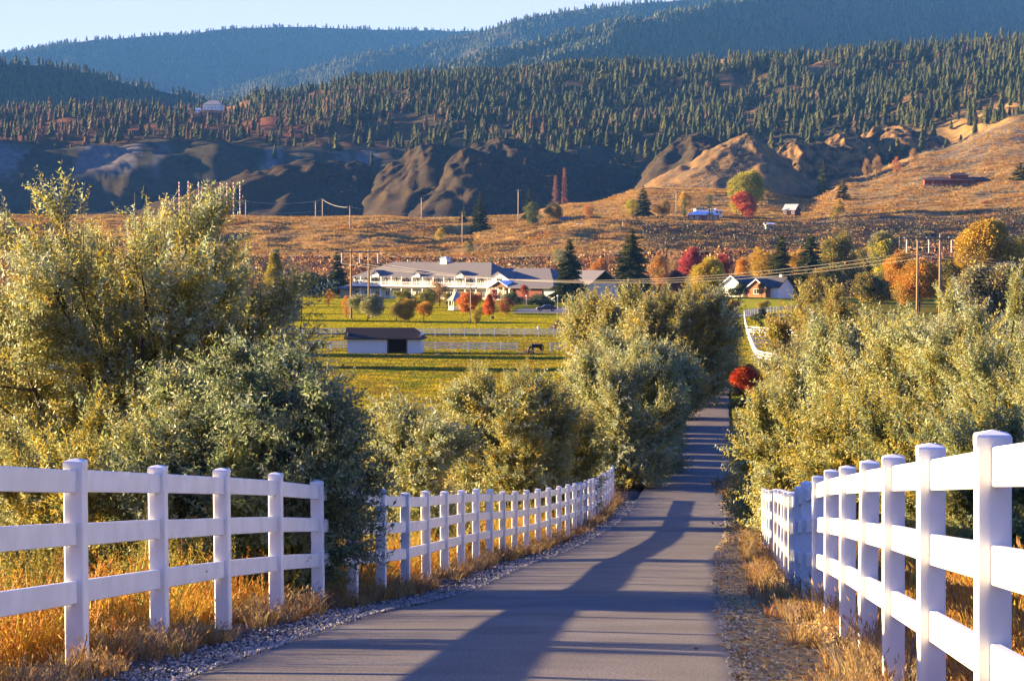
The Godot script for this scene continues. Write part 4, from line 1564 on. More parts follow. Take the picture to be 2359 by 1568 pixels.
	shrub("green undergrowth shrub behind the nearer right fence posts", 2190, 36.0, 925, 1.25, 2900, 1.2, OLIVE + GREENISH + YELLOW, {"stems": 8, "thick": 1.4})
	shrub("dark green undergrowth shrub behind the nearest right posts", 2370, 30.0, 960, 1.1, 2300, 1.1, GREENISH + OLIVE, {"stems": 8})
	shrub("brownish shrub between the tall silver shrub and the far fence", 1900, 150.0, 668, 3.2, 2600, 3.6, BROWNISH + YELLOW, {"spires": 8})
	shrub("straw shrub beside the inner paddock fences", 1862, 118.0, 800, 2.2, 1700, 2.9, BROWNISH + SILVER, {"spires": 6})
	# beyond the left edge of the picture, casting the bars of shade on the lane
	shrub("small shrub just outside the left edge of the picture", -340, 18.3, 1010, 0.55, 500, 1.0, SILVER + OLIVE, {"stems": 6})


# ---------------------------------------------------------------- valley trees

func crown_tree(called: String, label: String, u: float, d: float, top_y: float, wpx: float, shape: String, cols: Array, group := "", n := 0, base_y := NAN, clear := 0.16) -> Node3D:
	var base := on(u, d)
	if not is_nan(base_y):
		base.y = minf(hy(base_y, d), base.y + 1.0)
	var h := hy(top_y, d) - base.y
	var w := wpx * 0.5 * d / F
	var o := thing(called, label, "tree", base, 0.0, group)
	var r := rng_for(label)
	var st := tool()
	var tr := 0.018 * h + 0.02
	var lean := ball(r) * 0.03 * h
	lean.y = 0
	tube(st, [Vector3(0, -0.3, 0), lean + Vector3.UP * h * 0.35, lean * 1.5 + Vector3.UP * h * 0.62, Vector3.UP * h * 0.92], [tr, tr * 0.75, tr * 0.45, tr * 0.08], 6)
	var arms := []
	for k in 7:
		var a := k * 2.4 + r.randf()
		var s := Vector3.UP * h * r.randf_range(clear + 0.04, 0.55) + lean
		var e := Vector3(cos(a) * w * 0.72, h * r.randf_range(0.45, 0.85), sin(a) * w * 0.72)
		if shape == "column" or shape == "cone":
			e = Vector3(cos(a) * w * 0.5, s.y + h * 0.14, sin(a) * w * 0.5)
		tube(st, [s, s.lerp(e, 0.5) + Vector3.UP * 0.03 * h, e], [tr * 0.42, tr * 0.28, tr * 0.06], 4)
		arms.append(e)
	put("trunk", smooth_commit(st), bark(), o)
	var count := int(1.7 * (n if n > 0 else clampf(wpx * (hy(top_y, d) - base.y) / d * F * 0.06, 70, 420)))
	if d < 400.0:
		count = int(count * 1.8)
	var xs := [[], []]
	var cs := [[], []]
	# lobes give the crown an uneven outline
	var lobes := []
	for k in 9:
		lobes.append([ball(r), r.randf_range(0.34, 0.6)])
	var made := 0
	var tries := 0
	while made < count and tries < count * 30:
		tries += 1
		var y := r.randf_range(clear, 1.0)
		var t := (y - clear) / (1.0 - clear)
		var env := 1.0
		match shape:
			"round": env = sqrt(maxf(0.0, 1.0 - pow(2.0 * t - 0.9, 2.0) / 1.25))
			"cone": env = pow(1.0 - t, 0.8) * minf(1.0, t * 9.0 + 0.3)
			"column": env = pow(sin(PI * clampf(t * 0.9 + 0.06, 0, 1)), 0.5)
			"vase": env = pow(t, 0.6) * sqrt(maxf(0.0, 1.15 - t)) * 1.5
			"bush": env = sqrt(maxf(0.0, 1.0 - t * t))
		var a := r.randf() * TAU
		var rad := sqrt(r.randf()) * env
		var p := Vector3(cos(a) * rad, y, sin(a) * rad)
		if shape == "round" or shape == "vase" or shape == "bush":
			var q := Vector3(p.x, t * 2.0 - 1.0, p.z)
			var inside := false
			for l in lobes:
				if q.distance_to(l[0] * 0.82) < l[1]:
					inside = true
			if not inside:
				continue
		var pos := Vector3(p.x * w, y * h, p.z * w)
		var k := made % 2
		var s := (w * r.randf_range(0.10, 0.27) + 0.03 * h) * r.randf_range(0.55, 0.95)
		if shape == "cone" or shape == "column":
			s = (w * r.randf_range(0.22, 0.34) + 0.012 * h) * 0.75
		xs[k].append(Transform3D(Basis(Vector3.UP, r.randf() * TAU) * Basis(Vector3.RIGHT, r.randf_range(-0.5, 0.5)) * Basis.from_scale(Vector3(1, 0.8, 1) * s), pos))
		cs[k].append(pick(r, cols))
		made += 1
	for k in 2:
		multi("crown", clump_mesh(k, 84, 0.27), leaf_material("tree_leaf", 0.7, 0.6), xs[k], cs[k], o)
	return o


func spruce(called: String, label: String, u: float, d: float, top_y: float, wpx: float, cols: Array, group := "", levels := 17, base_y := NAN) -> Node3D:
	var base := on(u, d)
	if not is_nan(base_y):
		base.y = minf(hy(base_y, d), base.y + 1.0)
	var h := hy(top_y, d) - base.y
	var w := wpx * 0.5 * d / F
	var o := thing(called, label, "tree", base, 0.0, group)
	var r := rng_for(label)
	var st := tool()
	cylinder(st, Vector3(0, -0.3, 0), Vector3(0, h * 0.97, 0), 0.018 * h, 0.004 * h, 6)
	put("trunk", smooth_commit(st), bark(), o)
	var xs := []
	var cs := []
	for i in levels:
		var t := (i + 0.3) / levels
		var y := h * (0.05 + 0.93 * t)
		var rad := 1.18 * w * (pow(1.0 - t, 0.78) * r.randf_range(0.85, 1.1) + 0.05)
		var m := 16 if t < 0.6 else 11
		var a0 := r.randf() * TAU
		for k in m:
			var a := a0 + TAU * k / m + r.randf_range(-0.2, 0.2)
			var q := rad * r.randf_range(0.72, 1.12)
			xs.append(Transform3D(Basis(Vector3.UP, a) * Basis(Vector3.BACK, r.randf_range(-0.25, 0.30) + 0.35 * t) * Basis.from_scale(Vector3(q, q * 0.9 + 0.1 * w, q * 1.0 + 0.08 * w)), Vector3(0, y + r.randf_range(-0.02, 0.02) * h, 0)))
			cs.append(pick(r, cols))
	multi("crown", bough_mesh(), leaf_material("needle", 0.35, 0.7), xs, cs, o)
	return o


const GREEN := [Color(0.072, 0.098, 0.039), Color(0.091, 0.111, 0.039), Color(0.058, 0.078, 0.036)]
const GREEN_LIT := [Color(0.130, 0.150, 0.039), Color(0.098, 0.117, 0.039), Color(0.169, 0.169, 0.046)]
const GOLD := [Color(0.515, 0.309, 0.029), Color(0.450, 0.281, 0.029), Color(0.374, 0.263, 0.029)]
const ORANGE := [Color(0.543, 0.205, 0.018), Color(0.486, 0.234, 0.029), Color(0.468, 0.169, 0.018)]
const RUST := [Color(0.515, 0.122, 0.029), Color(0.421, 0.085, 0.023), Color(0.468, 0.159, 0.029)]
const CRIMSON := [Color(0.281, 0.033, 0.038), Color(0.205, 0.029, 0.033), Color(0.356, 0.056, 0.047)]
const LIME := [Color(0.374, 0.337, 0.029), Color(0.309, 0.299, 0.029), Color(0.421, 0.337, 0.029)]
const MUSTARD := [Color(0.337, 0.216, 0.029), Color(0.281, 0.196, 0.029), Color(0.225, 0.178, 0.029)]
const PALE := [Color(0.281, 0.263, 0.150), Color(0.243, 0.234, 0.131), Color(0.205, 0.205, 0.122)]
const TAN := [Color(0.309, 0.187, 0.075), Color(0.263, 0.169, 0.075), Color(0.337, 0.216, 0.085)]


func build_valley_trees() -> void:
	var g := "trees round the lodge"
	spruce("spruce", "tall dark spruce in front of the lodge's right end", 1312, 602, 545, 76, GREEN, g, 20)
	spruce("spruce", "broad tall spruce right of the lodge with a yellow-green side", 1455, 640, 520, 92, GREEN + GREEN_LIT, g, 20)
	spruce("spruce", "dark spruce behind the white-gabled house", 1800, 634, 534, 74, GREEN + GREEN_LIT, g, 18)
	spruce("spruce", "wide dark spruce right of the white-gabled house", 1868, 640, 532, 86, GREEN, g, 18)
	spruce("spruce", "dark spruce at the lodge's left end", 776, 690, 568, 50, GREEN, g, 14)
	spruce("spruce", "small blue spruce in front of the lodge", 1086, 560, 662, 22, [Color(0.07, 0.10, 0.085), Color(0.06, 0.085, 0.07)], g, 9)
	crown_tree("poplar", "tall yellow-green poplar left of the lodge", 632, 560, 588, 66, "cone", LIME + MUSTARD, g)
	crown_tree("poplar", "dark mustard poplar behind the big silver shrub", 532, 590, 612, 48, "cone", MUSTARD + LIME, g)
	crown_tree("golden_shrub", "bright golden shrub at the foot of the tall poplar", 600, 548, 648, 34, "bush", GOLD, g)
	crown_tree("dark_hedge", "dark green hedge between the poplar and the lodge", 712, 655, 636, 110, "bush", GREEN, g, 260)
	crown_tree("small_tree", "small round orange tree on the lawn left of the pylon", 757, 560, 668, 27, "round", ORANGE, g)
	crown_tree("small_tree", "narrow orange tree beside the left pylon pole", 797, 478, 682, 21, "column", ORANGE, g)
	crown_tree("willow_bush", "grey-olive rounded bush behind the hanging shrub", 640, 395, 676, 130, "bush", PALE, g, 300)
	crown_tree("willow_bush", "olive bush with pale top behind the shed roof", 846, 452, 676, 90, "round", PALE + OLIVE, g, 260)
	crown_tree("autumn_tree", "spreading golden tree on the lawn above the shed", 935, 450, 690, 62, "vase", GOLD + MUSTARD, g, 170)
	crown_tree("autumn_tree", "orange-gold tree right of the spreading golden tree", 976, 455, 697, 46, "vase", ORANGE + GOLD, g, 130)
	crown_tree("autumn_tree", "dark olive tree left of the spreading golden tree", 912, 458, 697, 34, "round", MUSTARD + OLIVE, g, 110)
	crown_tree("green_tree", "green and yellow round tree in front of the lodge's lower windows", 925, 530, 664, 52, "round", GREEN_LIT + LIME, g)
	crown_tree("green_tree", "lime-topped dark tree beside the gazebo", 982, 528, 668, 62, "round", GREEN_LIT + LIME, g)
	crown_tree("bare_tree", "thin brown tree before the middle of the lodge", 1013, 560, 645, 50, "vase", TAN, g, 80)
	crown_tree("low_hedge", "olive hedge left of the gazebo", 1030, 545, 678, 44, "bush", MUSTARD + GREEN, g)
	crown_tree("maple", "red-orange maple right of the gazebo", 1082, 500, 668, 58, "round", RUST + ORANGE, g, 220)
	crown_tree("maple", "fiery red conical maple on the lodge lawn", 1127, 486, 680, 38, "cone", RUST, g, 170)
	crown_tree("small_tree", "small yellow-green tree in front of the red-orange maple", 1097, 432, 703, 36, "vase", MUSTARD + LIME, g, 110)
	crown_tree("maple", "dark red bushy tree right of the fiery maple", 1166, 505, 690, 46, "round", CRIMSON + GREEN_LIT + RUST, g, 130)
	crown_tree("flower_bush", "red flowering bush left of the lodge porch", 1140, 585, 661, 34, "bush", [Color(0.5, 0.05, 0.05), Color(0.08, 0.10, 0.03), Color(0.4, 0.06, 0.05)], g, 90)
	crown_tree("flower_bush", "red flowering bush right of the lodge porch", 1208, 575, 658, 30, "bush", [Color(0.5, 0.05, 0.05), Color(0.08, 0.10, 0.03)], g, 90)
	crown_tree("low_hedge", "dark hedge along the drive below the brick wing", 1180, 560, 676, 60, "bush", GREEN, g)
	crown_tree("low_hedge", "dark hedge between the two lamp posts", 1245, 556, 682, 74, "bush", GREEN, g)
	crown_tree("birch", "orange birch between the two tall spruces", 1382, 676, 600, 58, "round", ORANGE + TAN, g, 170)
	crown_tree("birch", "thin orange birch right of the broad spruce", 1520, 690, 592, 56, "round", ORANGE + TAN + MUSTARD, g, 120)
	crown_tree("birch", "tan birch behind the broad spruce", 1556, 740, 575, 60, "vase", TAN, g, 90)
	crown_tree("crimson_tree", "crimson tree with a pink top behind the yellow-green tree", 1600, 715, 573, 66, "round", CRIMSON + [Color(0.5, 0.08, 0.09)], g, 220)
	crown_tree("crimson_tree", "small crimson tree right of the yellow-green tree", 1664, 730, 580, 38, "round", CRIMSON, g)
	crown_tree("crimson_tree", "dark maroon tree left of the yellow-green tree", 1562, 690, 618, 60, "bush", [Color(0.10, 0.03, 0.035), Color(0.14, 0.04, 0.04)], g)
	crown_tree("yellow_tree", "bright yellow-green tree left of the white-gabled house", 1632, 520, 588, 82, "round", LIME + GOLD, g, 300)
	crown_tree("yellow_tree", "orange-yellow low tree behind the white gable", 1722, 690, 588, 62, "round", ORANGE + GOLD, g, 170)
	crown_tree("yellow_tree", "mustard tree left of the dark spruce pair", 1772, 676, 560, 86, "round", MUSTARD + GOLD, g, 260)
	crown_tree("yellow_tree", "bright yellow tree between the two dark spruces", 1836, 700, 556, 38, "round", GOLD, g)
	crown_tree("yellow_tree", "mustard-green tree right of the wide dark spruce", 1932, 676, 533, 84, "round", MUSTARD + GREEN_LIT, g, 260)
	crown_tree("yellow_tree", "green-yellow tree left of the right pylon", 2040, 650, 538, 88, "round", GREEN_LIT + LIME + PALE, g, 240)
	crown_tree("yellow_tree", "orange-yellow tree behind the right pylon's left string", 2072, 600, 556, 66, "round", GOLD + ORANGE, g, 200)
	crown_tree("yellow_tree", "orange bushy tree low behind the right pylon", 2120, 520, 604, 120, "bush", ORANGE + MUSTARD, g, 260)
	crown_tree("yellow_tree", "big golden tree at the right edge", 2285, 520, 520, 165, "round", GOLD + GOLD + MUSTARD, g, 420)
	crown_tree("yellow_tree", "dark green tree behind the big golden tree", 2345, 560, 555, 120, "bush", GREEN_LIT + MUSTARD, g, 240)
	crown_tree("willow_bush", "wide brown-olive bush before the big golden tree", 2285, 330, 606, 190, "bush", BROWNISH + PALE, g, 420)
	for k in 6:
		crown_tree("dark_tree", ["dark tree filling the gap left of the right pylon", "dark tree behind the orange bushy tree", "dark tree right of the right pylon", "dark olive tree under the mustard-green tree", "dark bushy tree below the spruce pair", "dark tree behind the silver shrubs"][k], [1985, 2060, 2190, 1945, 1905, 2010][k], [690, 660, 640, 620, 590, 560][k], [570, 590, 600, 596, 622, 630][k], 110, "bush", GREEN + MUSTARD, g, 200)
	crown_tree("house_hedge", "dark clipped hedge before the white gable", 1706, 590, 653, 50, "bush", GREEN, g, 150)
	crown_tree("house_hedge", "dark hedge at the right end of the gabled house", 1756, 590, 652, 28, "bush", GREEN, g, 110)
	crown_tree("garden_shrub", "small orange shrub on the front lawn of the gabled house", 1690, 545, 690, 34, "bush", MUSTARD + ORANGE, g, 80)
	crown_tree("garden_shrub", "olive shrub at the lawn's right edge", 1760, 540, 690, 40, "bush", LIME + MUSTARD, g, 80)
	spruce("spruce", "small dark spruce behind the far white fence", 1757, 470, 700, 30, GREEN, g, 9)
	crown_tree("garden_shrub", "dark shrubs' left bush behind the curving fence", 1742, 440, 722, 36, "bush", GREEN, g, 90)
	crown_tree("garden_shrub", "dark shrubs' right bush behind the curving fence", 1785, 440, 724, 40, "bush", GREEN, g, 90)
	# the red bush by the lane
	crown_tree("red_bush", "fiery red bush beside the far lane", 1717, 172, 852, 84, "bush", [Color(0.6, 0.09, 0.02), Color(0.58, 0.14, 0.02), Color(0.5, 0.06, 0.02)], "", 260, NAN, 0.3)
	crown_tree("weed_bush", "olive-orange weeds just behind the fiery red bush", 1725, 186, 842, 70, "bush", MUSTARD + TAN, "", 150, NAN, 0.02)
	crown_tree("weed_bush", "green weeds at the foot of the fiery red bush", 1716, 166, 918, 66, "bush", MUSTARD + OLIVE, "", 130, NAN, 0.02)
	# trees beyond the left edge whose shadows stripe the paddock
	crown_tree("field_tree", "tree behind the big silver shrub, shading the paddock", 420, 290, 650, 150, "round", PALE + OLIVE, g, 240)
	crown_tree("field_tree", "tree outside the left edge, shading the paddock", -100, 330, 560, 170, "round", PALE + OLIVE, g, 220)
	crown_tree("field_tree", "poplar outside the left edge, shading the lodge lawn", 100, 520, 560, 80, "cone", LIME + MUSTARD, g, 200)
	crown_tree("field_tree", "rounded tree hidden behind the tallest silver shrub", 300, 470, 600, 110, "round", MUSTARD + PALE, g, 200)


func build_terrace_trees() -> void:
	var g := "trees on the terrace"
	crown_tree("lime_tree", "lime-yellow broad tree on the terrace under the pyramid hill", 1720, 1126, 396, 86, "round", LIME + [Color(0.2, 0.22, 0.04)], g, 260, 492)
	crown_tree("red_tree", "red autumn tree in front of the lime-yellow tree", 1710, 1106, 446, 64, "round", RUST + CRIMSON, g, 170, 498)
	crown_tree("gold_tree", "golden tree behind the left cypress", 1578, 1145, 443, 33, "round", GOLD, g, 110, 492)
	crown_tree("cypress", "dark narrow cypress left of the pale blue roof", 1577, 1098, 455, 14, "column", GREEN, g, 90, 502)
	crown_tree("cypress", "dark narrow cypress right of the pale blue roof", 1634, 1096, 449, 13, "column", GREEN, g, 90, 502)
	crown_tree("cypress", "second dark cypress close right of the pale blue roof", 1640, 1100, 455, 10, "column", GREEN, g, 70, 502)
	crown_tree("gold_tree", "brown-orange round tree left of the golden tree", 1527, 1110, 460, 46, "round", TAN + MUSTARD, g, 120, 504)
	crown_tree("gold_tree", "yellow tree at the foot of the terrace pine", 1456, 1115, 458, 34, "round", LIME, g, 100, 500)
	spruce("terrace_pine", "tall dark pine at the left of the terrace houses", 1482, 1125, 425, 42, GREEN, g, 13, 500)
	spruce("terrace_pine", "dark pine left of the round green trees", 1106, 1080, 438, 46, GREEN, g, 13, 527)
	spruce("terrace_pine", "small pine behind the dark pine on the bench", 1068, 1110, 466, 22, GREEN, g, 9, 500)
	spruce("terrace_pine", "dark narrow pine above the round green trees", 1218, 1130, 432, 32, GREEN, g, 11, 495)
	crown_tree("green_tree", "round green tree on the terrace, left of two", 1228, 1090, 468, 46, "round", GREEN_LIT + GREEN, g, 130, 520)
	crown_tree("green_tree", "round dark green tree on the terrace, right of two", 1274, 1092, 468, 44, "round", GREEN + MUSTARD, g, 130, 516)
	crown_tree("gold_tree", "thin orange tree beside the long white house", 1357, 1080, 470, 32, "vase", TAN + ORANGE, g, 70, 512)
	crown_tree("gold_tree", "small yellow tree on the golden slope", 1014, 985, 522, 26, "bush", LIME + GOLD, g, 90, 551)
	crown_tree("green_tree", "small green tree by the road above the lodge", 1082, 940, 556, 26, "bush", GREEN_LIT, g, 80, 587)
	crown_tree("gold_tree", "yellow bush with dark foot below the right hill", 1930, 1070, 462, 36, "bush", GOLD + GREEN_LIT, g, 100, 503)
	crown_tree("sage_bush", "pale sage bush left on the golden bench", 612, 1100, 512, 34, "bush", PALE, g, 70, 540)
	crown_tree("sage_bush", "pale sage bush right on the golden bench", 895, 1080, 508, 30, "bush", PALE, g, 60, 530)
	crown_tree("sage_bush", "grey bush by the road above the hedge", 635, 915, 575, 34, "bush", PALE + GREEN_LIT, g, 70)
	crown_tree("sage_bush", "dark bush by the road behind the lodge pylon", 708, 912, 578, 26, "bush", GREEN + PALE, g, 60)
	crown_tree("sage_bush", "pale green bush left of the tall dark spruce", 1290, 840, 560, 44, "round", PALE + GREEN_LIT, g, 90)
	spruce("hill_pine", "tall lone pine on the slope left of the right hill", 1896, 1400, 364, 30, GREEN_LIT + GREEN, g, 12, 438)
	spruce("hill_pine", "short pine below the tall lone pine", 1942, 1240, 408, 32, GREEN + MUSTARD, g, 9, 452)
	spruce("hill_pine", "olive pine at the right edge beside the red hall", 2350, 1230, 372, 60, MUSTARD + GREEN_LIT, g, 11, 440)
	crown_tree("dead_tree", "rust-coloured dead pine left of the terrace field, taller of two", 1300, 1500, 388, 20, "cone", [Color(0.30, 0.11, 0.06), Color(0.25, 0.1, 0.06)], g, 70, 450)
	crown_tree("dead_tree", "rust-coloured dead pine left of the terrace field, shorter of two", 1280, 1500, 405, 20, "cone", [Color(0.25, 0.11, 0.07), Color(0.2, 0.09, 0.06)], g, 60, 450)
	for k in 6:
		crown_tree("autumn_bush", ["orange bush at the left foot of the right hill", "tall tan bush beside the orange bush", "rust bush on the right hill's flank", "pale orange bush under the rocky slope", "orange bush at the right edge of the rocky slope", "rust bush below the red hall's right end"][k], [2020, 1998, 2065, 2105, 2345, 2265][k], [1380, 1390, 1360, 1400, 1390, 1130][k], [352, 360, 362, 342, 345, 462][k], [26, 22, 24, 26, 22, 24][k], "bush", [TAN, TAN, RUST + TAN, TAN, TAN, RUST + TAN][k], g, 60)


# ---------------------------------------------------------------- forests

func build_forest() -> void:
	var r := rng_for("hillside forest")
	var kinds := [small_conifer(1, 7, 6), small_conifer(2, 8, 6), small_conifer(3, 6, 7), small_conifer(4, 7, 7)]
	var needle := leaf_material("far_needle", 0.12, 0.9)
	var all := []
	var tries := 0
	while all.size() < 14000 and tries < 260000:
		tries += 1
		var d := sqrt(lerpf(pow(1600.0, 2), pow(3020.0, 2), r.randf()))
		var u := r.randf_range(-440.0, 2840.0)
		var x := xu(u, d)
		var n := noise.get_noise_2d(x / 110.0 + 40.0, d / 60.0)
		var m := noise.get_noise_2d(x / 60.0 + 5.0, d / 50.0)
		var p := 1.0
		if d < 1850.0:
			p = 0.10 if d > 1780.0 and u > 900.0 else 0.015
			if u > 2050.0 and d > 1590.0:
				p = 0.6
			if u > 1250.0 and u < 2000.0 and d > 1700.0:
				p = 0.55
		if u < 1000.0:
			p *= lerpf(0.55, 0.9, smoothstep(600.0, 1000.0, u)) * (0.55 if d < 2150.0 else 1.0)
			if u > 425.0 and u < 545.0 and d > 2200.0 and d < 2440.0:
				p *= 0.04
			if d > 2470.0 and u > 380.0 and u < 560.0:
				p *= 0.1
		if u > 1450.0:
			p *= 1.0 - 0.92 * smoothstep(0.08, 0.26, n)
			p *= 1.0 - 0.93 * smoothstep(2600.0, 2720.0, d)
			if u > 2050.0 and d < 1950.0:
				p *= 0.3 if d < 1600.0 else 0.75
		p *= clampf(0.42 + m * 2.6, 0.05, 1.0)
		if r.randf() > p:
			continue
		var h := lerpf(5.5, 15.5, pow(r.randf(), 1.2)) * (1.12 if u > 1200.0 else 1.0)
		var c: Color
		var red := (1.0 - smoothstep(700.0, 1050.0, u)) * (1.0 - smoothstep(2300.0, 2500.0, d)) * 0.45 + 0.03
		if u >= 900.0 and d < 2200.0 and u < 1500.0:
			red = 0.16
		if r.randf() < red:
			c = [Color(0.095, 0.046, 0.027), Color(0.078, 0.047, 0.03), Color(0.105, 0.066, 0.038)][r.randi() % 3]
		else:
			c = [Color(0.046, 0.055, 0.015), Color(0.033, 0.043, 0.015), Color(0.066, 0.066, 0.017), Color(0.026, 0.034, 0.015)][r.randi() % 4]
		all.append([d, Vector3(x, ground_y(x, d) - 0.2, -d), h, c, u])
	all.sort_custom(func(a, b): return a[2] / a[0] > b[2] / b[0])
	var mi := 0
	var xs := [[], [], [], []]
	var cs := [[], [], [], []]
	var single := {}
	for t in all:
		var k := r.randi() % 4
		var wide := r.randf_range(0.85, 1.25)
		var b := Basis(Vector3.UP, r.randf() * TAU).scaled(Vector3(t[2] * wide, t[2], t[2] * wide))
		if mi < 300 and t[4] > -30.0 and t[4] < 2390.0:
			mi += 1
			var o := MeshInstance3D.new()
			o.mesh = kinds[k]
			var cc: Color = t[3]
			var key := "pine %s" % cc
			if not mats.has(key):
				var m: StandardMaterial3D = needle.duplicate()
				m.albedo_color = cc.linear_to_srgb()
				mats[key] = m
			o.material_override = mats[key]
			o.name = numbered("forest_pine")
			add_child(o)
			o.transform = Transform3D(b, t[1])
			var rusty := cc.r > cc.g * 1.4
			var zone := "on the bluff at the left end of the hillside" if t[4] < 600.0 else "above the long dark bluff" if t[4] < 1000.0 else "above the brown bare hills" if t[4] < 1400.0 else "behind the pyramid hill" if t[4] < 1850.0 else "above the low bare hills right of the pyramid" if t[4] < 2120.0 else "on the right-hand hill above the red hall"
			tag(o, ("rust-coloured pine " if rusty else "dark green pine ") + zone, "tree", ("rusty pines " if rusty else "green pines ") + zone)
		else:
			xs[k].append(Transform3D(b, t[1]))
			cs[k].append(t[3])
	var f := Node3D.new()
	f.name = "hillside_forest"
	add_child(f)
	tag(f, "conifer forest covering the hillside above the terrace", "forest", "", "stuff")
	for k in 4:
		multi("trees", kinds[k], needle, xs[k], cs[k], f)
	# forests of the far mountains
	var far := small_conifer(9, 4, 5)
	for spec in [["left", "dark_forest", "dark conifer forest on the wooded hill", 4200, 15.0, [Color(0.032, 0.042, 0.02), Color(0.04, 0.048, 0.02)], 0.0], ["front", "spur_forest", "conifer forest on the mountain spur", 21000, 17.0, [Color(0.048, 0.06, 0.022), Color(0.038, 0.05, 0.02), Color(0.062, 0.07, 0.024)], 0.0], ["back", "ridge_forest", "conifer forest along the skyline ridge", 13000, 17.0, [Color(0.042, 0.052, 0.022), Color(0.036, 0.044, 0.02)], 0.15], ["far", "blue_forest", "conifer forest on the long blue mountain", 17000, 17.0, [Color(0.042, 0.05, 0.022), Color(0.05, 0.05, 0.027)], 0.2]]:
		var rows: Array = mountain_rows[spec[0]]
		var rr := rng_for(spec[1])
		var tx := []
		var tc := []
		var guard := 0
		while tx.size() < spec[3] and guard < 200000:
			guard += 1
			var fi := rr.randf_range(spec[6] * 26.0, 26.4)
			var fj := rr.randf_range(4, rows[0].size() - 2)
			var i := int(fi)
			var j := int(fj)
			var p: Vector3 = rows[i][j].lerp(rows[i][j + 1], fj - j).lerp(rows[i + 1][j].lerp(rows[i + 1][j + 1], fj - j), fi - i)
			var u := u_of(p.x, -p.z)
			if u < -60.0 or u > (720.0 if spec[0] == "left" else 2420.0) or (p.y > hy(-40.0, -p.z)):
				continue
			if noise.get_noise_2d(p.x / 300.0 + 8.0, p.z / 240.0) > 0.34 + rr.randf() * 0.2:
				continue
			var h: float = spec[4] * rr.randf_range(0.7, 1.25)
			tx.append(Transform3D(Basis(Vector3.UP, rr.randf() * TAU).scaled(Vector3(h * 1.3, h, h * 1.3)), p - Vector3.UP * 0.6))
			tc.append(pick(rr, spec[5]))
		var o := multi(spec[1], far, needle, tx, tc, self)
		tag(o, spec[2], "forest", "", "stuff")
	# low scrub on the banks and hills
	var sr := rng_for("scrub")
	var sx := [[], []]
	var sc := [[], []]
	var guard2 := 0
	while sx[0].size() + sx[1].size() < 9000 and guard2 < 60000:
		guard2 += 1
		var d := sr.randf_range(730.0, 1620.0)
		var u := sr.randf_range(-60.0, 2420.0)
		var x := xu(u, d)
		if absf(d - 905.0) < 12.0:
			continue
		var n := noise.get_noise_2d(x / 40.0 + 3.0, d / 40.0)
		var p := 0.0
		var s := sr.randf_range(0.5, 1.3)
		var cols := [Color(0.16, 0.11, 0.06), Color(0.12, 0.11, 0.06), Color(0.2, 0.14, 0.07)]
		if d < 890.0:
			p = 0.3
			s *= 2.1
			cols = [Color(0.26, 0.11, 0.04), Color(0.2, 0.09, 0.04), Color(0.17, 0.13, 0.05), Color(0.32, 0.17, 0.05)]
		elif u > 1480.0 and d < 1085.0:
			p = 0.16
			s *= 2.0
			cols = [Color(0.055, 0.055, 0.03), Color(0.07, 0.05, 0.028), Color(0.10, 0.06, 0.03), Color(0.045, 0.05, 0.03)]  # bank scrub dimmed in colour to stand for the shade there
		elif d < 1160.0:
			p = 0.05 if n < 0.08 else 0.3
			cols = [Color(0.25, 0.15, 0.07), Color(0.17, 0.14, 0.08), Color(0.3, 0.18, 0.07)]
			s *= 0.7
		elif u > 1900.0:
			p = 0.8 if n > -0.08 else 0.1
			cols = [Color(0.19, 0.17, 0.12), Color(0.15, 0.13, 0.09), Color(0.24, 0.19, 0.12)]
			s *= 0.9
		elif u > 1330.0 and d > 1170.0 and d < 1300.0:
			p = 0.45 if n > 0.02 else 0.0
		elif d > 1480.0:
			p = 0.35
			cols = [Color(0.08, 0.085, 0.05), Color(0.1, 0.09, 0.06)]
		if sr.randf() > p:
			continue
		var k := sr.randi() % 2
		sx[k].append(Transform3D(Basis(Vector3.UP, sr.randf() * TAU).scaled(Vector3(s * 1.3, s, s * 1.3)), Vector3(x, ground_y(x, d) + s * 0.35, -d)))
		sc[k].append(pick(sr, cols))
	for mi2 in range(1, mound_rows.size()):
		var rows: Array = mound_rows[mi2]
		for q in 420:
			var fi := sr.randf_range(3.0, 36.0)
			var fj := sr.randf_range(0.0, 119.9)
			var i := int(fi)
			var j := int(fj)
			var pt: Vector3 = rows[i][j].lerp(rows[i][j + 1], fj - j).lerp(rows[i + 1][j].lerp(rows[i + 1][j + 1], fj - j), fi - i)
			if noise.get_noise_2d(pt.x / 22.0, pt.z / 22.0) < -0.1:
				continue
			var s := sr.randf_range(0.4, 1.0)
			var k := sr.randi() % 2
			sx[k].append(Transform3D(Basis(Vector3.UP, sr.randf() * TAU).scaled(Vector3(s * 1.3, s, s * 1.3)), pt + Vector3.UP * s * 0.3))
			sc[k].append(pick(sr, [Color(0.075, 0.07, 0.045), Color(0.10, 0.085, 0.055), Color(0.14, 0.11, 0.06)]))
	var so := Node3D.new()
	so.name = "hill_scrub"
	add_child(so)
	tag(so, "low autumn scrub and sagebrush dotting the banks and hills", "scrub", "", "stuff")
	for k in 2:
		multi("bushes", clump_mesh(7 + k, 44, 0.38), leaf_material("tree_leaf", 0.7, 0.6), sx[k], sc[k], so)
	# sagebrush on the pyramid hill
	var px := []
	var pc := []
